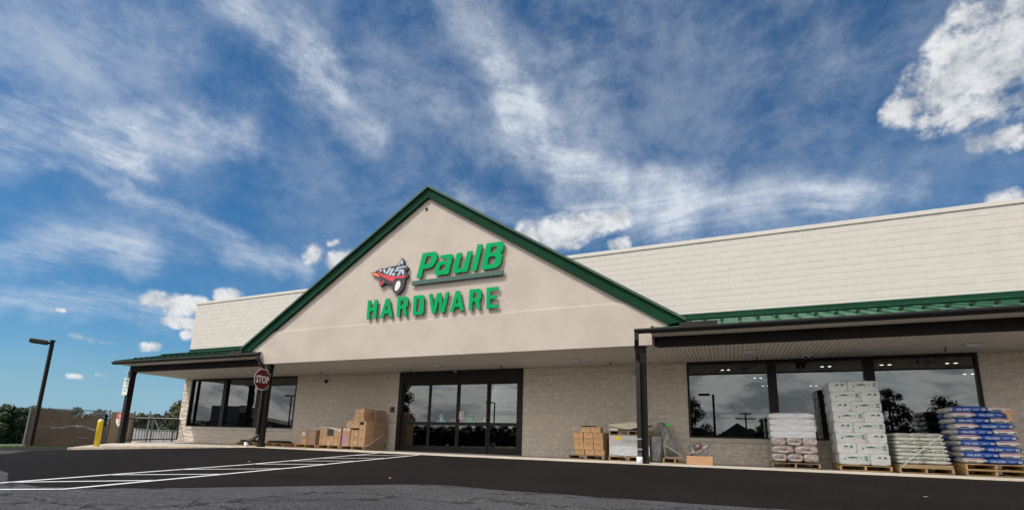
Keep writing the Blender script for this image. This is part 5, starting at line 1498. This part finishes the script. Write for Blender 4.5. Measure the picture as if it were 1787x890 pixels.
# J: blue and white absorbent bags on two pallets
z = zw(5.4, YD)
XJ0, XJ1 = 4.86, 5.93
pallet(XJ0, XJ1, YD, YD + 1.1, z, "lower of two pallets under the blue and white bags", False)
pallet(XJ0 + .005, XJ1 + .01, YD + .01, YD + 1.1, z + PZ, "upper of two pallets under the blue and white bags", False)
zc = z + 2 * PZ; hJ = .131; XC = (XJ0 + XJ1) / 2
pb = lambda x, y, zz4: 1 if abs(x) > .955 else 0
pw = lambda x, y, zz4: 0
def blue_print(t, w, h, y):
    b = MB(); put_text(b, "OIL-DRI", h * .46, lambda x, yy: (x - w * .20, y - .0025, yy + h * .50), bold=.0012, ax=1.2); b.build("lettering", M['whitelabel'], t)
    b = MB(); b.box(w * .08, w * .27, y - .0012, y + .002, h * .54, h * .60); b.box(w * .10, w * .22, y - .0012, y + .002, h * .40, h * .45); b.build("small_print", M['signgrey'], t)
    b = MB(); b.box(w * .33, w * .42, y - .0025, y + .002, h * .34, h * .66); b.build("badge", M['whitelabel'], t)
    b = MB(); b.box(w * .352, w * .398, y - .004, y - .0026, h * .42, h * .58); b.build("badge_mark", M['brownprint'], t)
def white_print(t, w, h, y):
    b = MB(); b.box(-w * .44, w * .44, y - .001, y + .003, h * .74, h * .84); b.build("red_stripe", M['redprint'], t)
    b = MB(); b.box(-w * .36, w * .05, y - .0015, y + .002, h * .28, h * .44); b.build("black_panel", M['blackbar'], t)
    b = MB(); b.box(w * .33, w * .43, y - .0015, y + .002, h * .30, h * .44); b.build("badge", M['blackbar'], t)
for r_ in range(10):
    lean = -.010 * r_; k_ = r_ % 2
    wl, ws = .655, .395
    order = [(-.53, wl, 1), (-.53 + wl, ws, 0)] if k_ else [(-.53, ws, 0), (-.53 + ws, wl, 1)]
    for c, (xa, w, blue) in enumerate(order):
        dp_ = .40 if blue else .64
        lab = ("blue bag face with white lettering at the front, %s of its stack" if blue else "white bag end with red stripe at the front, %s of its stack") % lay(r_, 10)
        t = thing("absorbent_bag", lab, "bag", (XC + xa + w / 2 + lean, YD + .03 + rnd.uniform(-.012, .006), zc), rnd.uniform(-.012, .012), "blue and white absorbent bags")
        link("sack", bag_mesh(w + .012, dp_, hJ + .016, r_ * 3.7 + c * 1.3, ['bluebag', 'whitebag'] if blue else ['whitebag', 'bluebag'], pb if blue else pw, 1.0, 16), t)
        (blue_print if blue else white_print)(t, w, hJ, -.002)
        t = thing("absorbent_bag", "%s bag at the back, %s of the blue and white stack" % (("white" if blue else "blue"), lay(r_, 10)), "bag", (XC + xa + w / 2 + lean, YD + .05 + dp_, zc), 0, "blue and white absorbent bags")
        link("sack", bag_mesh(w + .01, 1.03 - dp_, hJ + .016, r_ * 3.7 + c + 60, ['whitebag'] if blue else ['bluebag'], None, .85), t)
    zc += hJ - .002
t = thing("torn_paper", "torn tan paper flap hanging on the blue and white bags", "paper", (XC + .29, YD - .01, zc - .34))
b = MB(); b.add([(-.06, 0, .21), (.05, .004, .27), (.16, .01, .25), (.20, .01, .12), (.12, -.006, .17), (.10, -.012, .01), (.05, -.012, .01), (.02, -.006, .17)], [(0, 1, 7), (1, 4, 7), (1, 2, 4), (2, 3, 4), (7, 4, 5), (7, 5, 6)]); b.build("flap", M['card'], t)

for i, (x, y, a, l) in enumerate(((2.35, -7.6, .4, "dry orange leaf on the black asphalt before the tall white stack"), (-9.6, -8.3, 1.2, "pale dry leaf beside the hatched walkway"), (-4.9, -9.6, 2.0, "pale dry leaf near the edge of the new asphalt"))):
    t = thing("dry_leaf", l, "leaf", (x, y, Zg(x, y) + .006), a)
    b = MB(); b.add([(-.035, 0, .003), (-.010, .020, .010), (.02, .014, .005), (.038, 0, .012), (.02, -.017, .008), (-.010, -.02, .002), (0, 0, 0)], [(0, 6, 1), (1, 6, 2), (2, 6, 3), (3, 6, 4), (4, 6, 5), (5, 6, 0)]); b.build("blade", M['tape'] if i == 0 else M['woodold'], t)

# ------------------------------------------------------------------ door decals and what stands inside
def decal(x, y, label):
    t = thing("door_decal", label, "sticker", (x, y, 1.118), 0, "pale teal arch stickers on the doors")
    b = MB(); b.box(-.20, .20, -.004, -.001, .0, .045); b.build("bar", M['teal'], t)
    b = MB(); arch = [(-.075, .046), (.075, .046), (.08, .20)] + [(.08 * math.cos(a), .20 + .085 * math.sin(a)) for a in [math.pi * k / 10 for k in range(1, 10)]] + [(-.08, .20)]
    b.prism(arch, -.004, -.001, XZ); o = b.build("arch", M['teal'], t); fix_normals(o.data)
    b = MB(); b.prism([(.0, .25), (-.028, .215), (-.02, .185), (0, .165), (.02, .185), (.028, .215)], -.006, -.0042, XZ); o = b.build("mark", M['dkink'], t); fix_normals(o.data)
decal(-9.92, .0, "pale teal arch sticker on the left sliding door")
decal(-8.66, .0, "pale teal arch sticker on the right sliding door")
t = thing("door_notice", "white notice with a red corner on the sliding door", "notice", (-9.08, .0, 1.22))
b = MB(); b.box(-.10, .10, -.004, -.001, 0, .29); b.build("paper", M['whitelabel'], t)
b = MB(); b.prism([(-.10, 0), (-.045, 0), (-.10, .13)], -.006, -.0042, XZ); b.prism([(-.10, .25), (-.06, .25), (-.06, .285), (-.10, .285)], -.006, -.0042, XZ); o = b.build("red_corner", M['redprint'], t); fix_normals(o.data)
b = MB()
for k, w in enumerate((.07, .06, .07, .05, .06)): b.box(-.035, -.035 + w * 1.6, -.0055, -.0042, .23 - k * .04, .245 - k * .04 + (.012 if k == 0 else 0))
b.build("small_print", M['dkink'], t)
t = thing("door_sticker", "small white sticker with an orange spot on the right sliding door", "sticker", (-8.10, .0, 1.118))
b = MB(); b.box(-.045, .045, -.004, -.001, .03, .17); b.build("paper", M['whitelabel'], t); b = MB(); b.tube([(0, -.0045, .10), (0, -.006, .10)], .03, 12); b.build("spot", M['orange'], t)
t = thing("open_sign", "pale key shaped OPEN sign with two white columns behind the right door pane", "sign", (-7.55, .30, 1.50))
b = MB(); pts = [(-.16, 0), (.18, 0), (.20, .30)] + [(.02 + .31 * math.cos(a), .50 + .20 * math.sin(a)) for a in [math.pi * (k / 12) - .3 for k in range(0, 15)]] + [(-.16, .30)]
b.prism(pts, 0, .02, XZ); o = b.build("plate", M['greyprint'], t); fix_normals(o.data)
b = MB(); put_text(b, "OPEN", .17, lambda x, y: (x + .02, -.006, y + .52), ax=1.0, bold=.003); b.build("lettering", M['redprint'], t)
b = MB()
for cx_ in (-.045, .10):
    for k in range(7): b.box(cx_ - .035, cx_ + .035, -.004, -.001, .02 + k * .042, .055 + k * .042)
b.build("hours_column", M['whitelabel'], t)
# ceiling lamps in the shop
first = None
pts = [(1.25, 8.64), (3.44, 5.58), (5.3, 5.58), (7.2, 5.63), (3.92, 12.39), (8.76, 8.86), (8.99, 12.29), (-0.06, 5.73), (1.76, 12.03), (-10.7, 8.8), (-15.28, 12.24)]
names = ["over the first window pane, second row", "over the second window pane, first row", "over the third window pane, first row", "at the right end of the third window pane, first row", "over the second window pane, third row", "at the right end of the third window pane, second row", "at the right end of the third window pane, third row", "over the first window pane, first row", "over the first window pane, third row", "behind the right fixed door leaf", "behind the left sliding door leaf"]
for (x, y), nm in zip(pts, names):
    lab = "lit twin spot inside " + nm
    if first is None:
        first = thing("ceiling_spot", lab, "ceiling light", (x, y, 3.60), 0, "lit spots inside the shop")
        b = MB(); b.bbox(-.24, .24, -.12, .12, -.03, .015, .01); b.build("housing", M['black'], first)
        for sx in (-.12, .12):
            b = MB(); b.tube([(sx, 0, -.0305), (sx, 0, -.04)], .055, 14); b.build("lens", M['lamp'], first)
    else:
        dup(first, (x, y, 3.60), label=lab)
for (xa, xb, z, lab) in ((-24.6, -23.4, 2.93, "lit strip lamp behind the middle pane of the left window"), (-21.1, -20.1, 2.83, "lit strip lamp behind the right pane of the left window")):
    t = thing("strip_lamp", lab, "ceiling light", ((xa + xb) / 2, 2.5, z)); L = (xb - xa) / 2
    b = MB(); b.bbox(-L, L, -.05, .05, 0.0, .05, .008); b.build("housing", M['fixture'], t); b = MB(); b.tube([(-L + .02, 0, -.016), (L - .02, 0, -.016)], .015, 8); b.build("tube", M['lamp'], t)
    b = MB(); b.tube([(-L * .8, 0, .05), (-L * .8, 0, 3.61 - z)], .006, 4); b.tube([(L * .8, 0, .05), (L * .8, 0, 3.61 - z)], .006, 4); b.build("hanger", M['galv'], t)
# shelving and displays
def shelf_unit(x, y, w, h, label, rz=0):
    t = thing("shelf_unit", label, "shelf", (x, y, 0), rz, "shelving inside the shop")
    b = MB(); b.box(-w / 2, w / 2, .30, .33, 0, h); b.build("back_panel", M['shelf'], t)
    for k in range(4):
        z = .12 + k * (h - .2) / 4; b = MB(); b.box(-w / 2, w / 2, -.3, .2995, z, z + .03); b.build("shelf", M['shelf'], t)
        q = -w / 2 + .05
        b = MB()
        while q < w / 2 - .3:
            ww = rnd.uniform(.15, .4); b.box(q, q + ww, -.25, .2, z + .0305, z + rnd.uniform(.18, .36)); q += ww + .03
        b.build("goods", M['stock'], t)
for x, y, w, h, l in ((-22.5, 5.5, 3.0, 1.9, "dark shelf unit behind the left window, left end"), (-19, 6, 2.6, 1.7, "dark shelf unit behind the left window, right end"), (0.2, 6.5, 2.6, 1.5, "dark shelf unit behind the first pane of the big window"),
                      (4.8, 7.5, 3.4, 2.0, "dark shelf unit behind the third pane of the big window"), (-11.0, 9, 2.6, 2.0, "dark shelf unit behind the left door leaf")):
    shelf_unit(x, y, w, h, l)
def shed(x, y, label):
    t = thing("play_shed", label, "display shed", (x, y, 0), 0, "red roofed display sheds inside the doors")
    b = MB(); b.box(-.42, .42, 0, .8, 0, .80); b.build("wall", M['shedyellow'], t)
    b = MB(); b.prism([(-.55, .80), (.55, .80), (.28, 1.12), (-.28, 1.12)], -.1, .9, XZ); o = b.build("roof", M['shedred'], t); fix_normals(o.data)
    b = MB(); b.box(-.42, .42, -.02, -.001, .05, .5); b.build("front_panel", M['brownpack'], t)
    return t
shed(-10.15, 3.6, "red roofed yellow display shed behind the right sliding door"); shed(-8.9, 3.7, "red roofed yellow display shed behind the right fixed door leaf")
t = thing("green_machine", "green garden machine on the floor behind the right doors", "machine", (-9.45, 3.0, 0))
b = MB(); b.prism([(-.25, .08), (.35, .08), (.22, .62), (-.12, .62)], 0, .5, XZ); o = b.build("body", M['shedgreen'], t); fix_normals(o.data); b = MB(); b.box(0, .22, -.012, -.002, .20, .27); b.build("plate", M['whitelabel'], t)
for sx in (-.2, .3):
    b = MB(); b.tube([(sx, -.03, .11), (sx, .05, .11)], .11, 14); b.build("wheel", M['rubber'], t)
t = thing("column", "cream steel column inside behind the sliding doors", "column", (-11.9, 3.0, 0)); b = MB(); b.bbox(-.10, .10, -.10, .10, 0, 3.61, .01); b.build("shaft", M['cream'], t)
t = thing("column", "dark column inside behind the third pane of the big window", "column", (5.75, 2.2, 0)); b = MB(); b.bbox(-.14, .14, -.14, .14, 0, 3.61, .01); b.build("shaft", M['brownpack'], t)

# ------------------------------------------------------------------ trees
def tree_parts(h, r, seed, leaves, leaf, mt, conic=False, low=.18):
    q = random.Random(seed)
    tk = MB(); lean = q.uniform(-.04, .04)
    tk.tube([(0, 0, -.3), (lean * h * .3, 0, h * .25), (lean * h, .02 * h, h * .62), (lean * h * 1.1, 0, h * .86)], .028 * h, 7, True, .008 * h)
    lobes = []
    n = 15 if not conic else 16
    for i in range(n):
        f = (i + .5) / n; z = h * (low + (.92 - low) * f)
        prof = math.sin(math.pi * min(1, .16 + .80 * f)) ** .75 if not conic else (1.02 - f) ** .8
        a = i * 2.4 + q.random(); rad = r * prof * q.uniform(.25, .72)
        s = r * q.uniform(.30, .46) * (.55 + .5 * prof)
        c = Vector((rad * math.cos(a), rad * math.sin(a), z)); lobes.append((c, s))
        if i % 2 == 0:
            base = Vector((lean * h * .5, 0, max(h * .2, z - r * .5))); tk.tube([base, base.lerp(c, .6) + Vector((0, 0, .05 * h)), c], .010 * h, 5, False, .003 * h)
    lobes.append((Vector((lean * h, 0, h - r * .33)), r * .34))
    cr = MB(); tot = sum(s ** 2 for _, s in lobes)
    for c, s in lobes:
        for _ in range(int(leaves * s * s / tot)):
            d_ = Vector((q.gauss(0, 1), q.gauss(0, 1), q.gauss(0, 1))).normalized()
            p = c + Vector((d_.x, d_.y, d_.z * .8)) * s * (q.random() ** .38) * q.uniform(.8, 1.12)
            t1 = d_.cross(Vector((q.gauss(0, 1), q.gauss(0, 1), q.gauss(0, 1)))).normalized(); t2 = (d_ + Vector((q.gauss(0, .5), q.gauss(0, .5), .4 + q.gauss(0, .4)))).normalized().cross(t1).normalized()
            L = leaf * q.uniform(.6, 1.35); w = L * q.uniform(.45, .8)
            cr.add([p - t1 * L, p + t2 * w, p + t1 * L, p - t2 * w * .8], [(0, 1, 2, 3)])
    return tk.mesh("trunk", M['bark']), cr.mesh("crown", M[mt])
def tree(x, y, h, r, seed, leaves, leaf, mt, label, group, conic=False, low=.18):
    t = thing("tree", label, "tree", (x, y, Zg(x, y)), 0, group)
    a, b = tree_parts(h, r, seed, leaves, leaf, mt, conic, low)
    link("trunk", a, t); link("crown", b, t)
    return t
FAR_TREES = [(-66.16, 6.71, 3.91, 1.55), (-61.97, 6.56, 3.48, 1.25), (-59.72, 6.86, 3.55, 1.13), (-64.95, 9.95, 3.68, 1.2), (-73.84, 14.63, 4.35, 0.95), (-82.47, 19.88, 4.55, 1.45), (-83.11, 23.32, 4.96, 1.14), (-81.97, 25.62, 4.78, 1.17), (-83.48, 29.2, 4.87, 1.49), (-75.03, 25.87, 3.96, 0.83), (-69.37, 23.7, 4.04, 0.78), (-72.37, 26.5, 4.03, 0.83), (-70.2, 26.23, 4.05, 0.74), (-73.21, 28.97, 3.94, 0.78), (-67.71, 26.45, 3.88, 0.88), (-58.96, 21.59, 4.39, 0.71), (-55.25, 19.96, 5.21, 0.92), (-54.75, 20.71, 5.51, 1.11), (-57.25, 24.13, 5.77, 1.33), (-53.32, 15.49, 2.11, 0.72), (-50.73, 15.88, 2.17, 0.66)]
LOT_TREES = [(-22.33, -14.48, 5.47, 1.33), (-4.05, -45.6, 6.25, 2.15), (3.98, -53.62, 4.31, 1.74), (14.3, -42.0, 6.65, 1.85), (19.28, -44.76, 6.07, 2.23), (22.99, -45.6, 5.56, 1.57)]
LINE_TREES = [(-73.41, -72.25, 4.3, 2.46), (-71.32, -73.94, 4.35, 2.47), (-69.17, -75.6, 4.39, 2.49), (-66.96, -77.23, 4.44, 2.5), (-64.68, -78.82, 4.48, 2.52), (-62.34, -80.37, 4.52, 2.53), (-59.95, -81.87, 4.56, 2.54), (-57.5, -83.32, 4.6, 2.55), (-55.01, -84.72, 4.63, 2.55), (-52.47, -86.06, 4.67, 2.56), (-49.89, -87.35, 4.7, 2.56), (-47.27, -88.57, 4.72, 2.56), (-44.62, -89.72, 4.75, 2.56), (-41.94, -90.81, 4.77, 2.56), (-39.24, -91.83, 4.79, 2.56), (-11.26, -103.2, 4.02, 2.54), (-7.6, -103.49, 4.47, 2.51), (-4.0, -103.66, 3.78, 2.48), (-0.49, -103.73, 4.22, 2.45), (2.94, -103.69, 4.64, 2.42), (6.28, -103.57, 3.96, 2.38), (9.52, -103.35, 4.37, 2.35), (12.67, -103.06, 4.77, 2.31), (15.72, -102.7, 4.11, 2.28), (18.66, -102.27, 4.49, 2.24), (21.51, -101.79, 4.86, 2.2), (24.25, -101.25, 4.23, 2.17), (26.9, -100.68, 4.58, 2.13), (29.44, -100.06, 4.93, 2.09), (31.89, -99.41, 4.32, 2.05), (34.25, -98.74, 4.65, 2.02), (36.51, -98.04, 4.97, 1.98), (38.69, -97.32, 4.38, 1.95), (40.78, -96.59, 4.7, 1.91), (42.78, -95.84, 5.0, 1.87), (-108.13, -55.9, 4.67, 1.57), (-107.06, -57.48, 4.85, 1.58), (-105.94, -59.07, 5.03, 1.6), (-104.79, -60.67, 5.22, 1.62), (-103.58, -62.28, 5.41, 1.63), (-102.33, -63.91, 5.6, 1.65), (-101.03, -65.54, 4.88, 1.66), (-99.68, -67.18, 5.07, 1.67), (-98.29, -68.82, 5.26, 1.69), (-96.84, -70.46, 5.45, 1.7), (-95.34, -72.1, 5.64, 1.72), (-93.79, -73.75, 5.84, 1.73)]
KIND = ['leafdark', 'leafdark', 'leafmid', 'leafdark', 'leafwarm', 'leafmid']
for i, (x, y, h, r) in enumerate(FAR_TREES):
    con = i >= 19
    if i < 5: g_, lab = "dark trees left of the brown fence", "dark bushy tree beyond the verge left of the brown fence"
    elif i < 9: g_, lab = "trees behind the brown fence", "tree whose top just clears the brown screened fence"
    elif con: g_, lab = "conical evergreens behind the gate", "grey green conical evergreen behind the galvanised gate frame"
    elif i in (16,): g_, lab = None, "taller green tree rising beside the corner of the store"
    else: g_, lab = "trees in the gap beside the store", "rounded green tree in the row beyond the guard rail"
    tree(x, y, h, max(r * 1.25, h * .48) if not con else r * 1.5, 100 + i, 3200 if i < 5 else 2600, .17 if not con else .10, 'leafdark' if i < 5 else ('leafmid' if con else KIND[i % 6]), lab, g_, con, .04)
LL = ["big dark tree at the edge of the lot, mirrored in the left door leaf", "leafy tree mirrored in the left edge of the big window", "small spreading tree mirrored beside the utility pole in the window",
      "tall tree mirrored in the third pane of the big window", "broad tree mirrored at the right of the third window pane", "tree mirrored at the far right of the big window"]
for i, (x, y, h, r) in enumerate(LOT_TREES):
    tree(x, y, h * 1.02, r * 1.1, 300 + i, 3600, .13 if i else .10, 'leafdark' if i % 2 == 0 else 'leafwarm', LL[i], "trees across the parking lot", False, .12)
protos = [tree_parts(4.4, 2.3, 500 + k, 3000, .26, 'leafdark', False, .02) for k in range(4)]
for i, (x, y, h, r) in enumerate(LINE_TREES):
    t = thing("tree", "dark tree in the distant row behind the lot, mirrored in the glass", "tree", (x, y, Zg(x, y)), i * 1.3, "distant tree row mirrored in the glass")
    a, b = protos[i % 4]; s = h / 4.4
    for nm_, me in (("trunk", a), ("crown", b)):
        o = link(nm_, me, t); o.scale = (s * 1.2, s * 1.2, s)
def lot_lamp(x, y, h, double, label):
    t = thing("lamp_post", label, "lamp post", (x, y, Zg(x, y)), 0, "lamp posts across the lot")
    b = MB(); b.tube([(0, 0, -.1), (0, 0, h)], .09, 8); b.build("pole", M['bronze'], t)
    for sx in ((-1, 1) if double else (-1,)):
        b = MB(); b.bbox(sx * .7 - .45, sx * .7 + .45, -.2, .2, h - .1, h + .08, .03); b.build("lamp_head", M['black'], t)
    b = MB(); b.tube([(0, 0, .0), (0, 0, .7)], .25, 10); b.build("footing", M['kerb'], t)
lot_lamp(-1.19, -28.71, 4.92, False, "lamp post mirrored in the first pane of the big window"); lot_lamp(-25.9, -37.85, 5.47, False, "lamp post mirrored in the right fixed door leaf")
lot_lamp(-70.65, -39.49, 6.15, True, "twin headed lamp post mirrored in the middle pane of the left window"); lot_lamp(-55.34, -34.35, 6.86, True, "twin headed lamp post mirrored in the right pane of the left window")
t = thing("utility_pole", "wooden utility pole with two crossarms mirrored in the big window", "utility pole", (1.98, -58.7, Zg(2, -58)))
b = MB(); b.tube([(0, 0, -.2), (0, 0, 5.25)], .13, 8, True, .09); b.build("pole", M['bark'], t)
for z, w in ((4.95, .75), (4.3, 1.3)):
    b = MB(); b.box(-w, w, -.06, .06, z, z + .13); b.build("crossarm", M['bark'], t)
for dz in (5.1, 4.45):
    b = MB(); b.tube([(-40, -4, dz + 1.2), (-20, -2, dz + .2), (-1, 0, dz), (20, 1, dz + .1), (40, 2, dz + 1)], .018, 4, False); b.build("cable", M['black'], t)
t = thing("house", "grey gabled house mirrored in the first pane of the big window", "house", (0.86, -53.9, Zg(1, -53)), math.pi)
b = MB(); b.box(-2.2, 2.2, 0, 5, 0, 1.9); b.build("wall", M['housewall'], t)
b = MB(); b.prism([(-2.7, 1.75), (0, 3.6), (2.7, 1.75)], -.3, 5.3, XZ); o = b.build("roof", M['houseroof'], t); fix_normals(o.data)
b = MB(); b.box(2.3, 8.5, 2, 6, 0, 1.7); b.build("wing", M['housewall'], t)
b = MB(); b.prism([(1.7, 1.65), (4.5, 3.0), (6.5, 3.0), (9.0, 1.65)], 1.6, 6.4, XZ); o = b.build("wing_roof", M['houseroof'], t); fix_normals(o.data)
for wx_ in (-1.1, 1.1):
    b = MB(); b.box(wx_ - .4, wx_ + .4, -.03, -.002, .7, 1.5); b.build("window", M['glassdark'], t)
t = thing("far_store", "long dark store with a taller entrance block mirrored in the left window", "store", (-70.5, -36, Zg(-70, -36)), math.pi - .35)
b = MB(); b.box(-2.2, 2.2, 0, 6, 0, 5.9); b.build("entrance_block", M['housewall'], t)
b = MB(); b.prism([(-9.5, 0), (-2.25, 0), (-2.25, 4.6), (-9.5, 3.3)], .3, 8, XZ); o = b.build("wall", M['houseroof'], t); fix_normals(o.data)
for z in (1.0, 2.2, 3.2):
    b = MB(); b.box(-9.0, -2.4, .22, .295, z, z + .22); b.build("pale_band", M['housewall'], t)
b = MB(); b.prism([(-4.0, 4.95), (-2.25, 4.95), (-2.25, 4.75)], .0, 2, XZ); o = b.build("canopy", M['houseroof'], t); fix_normals(o.data)
bpy.context.view_layer.update()
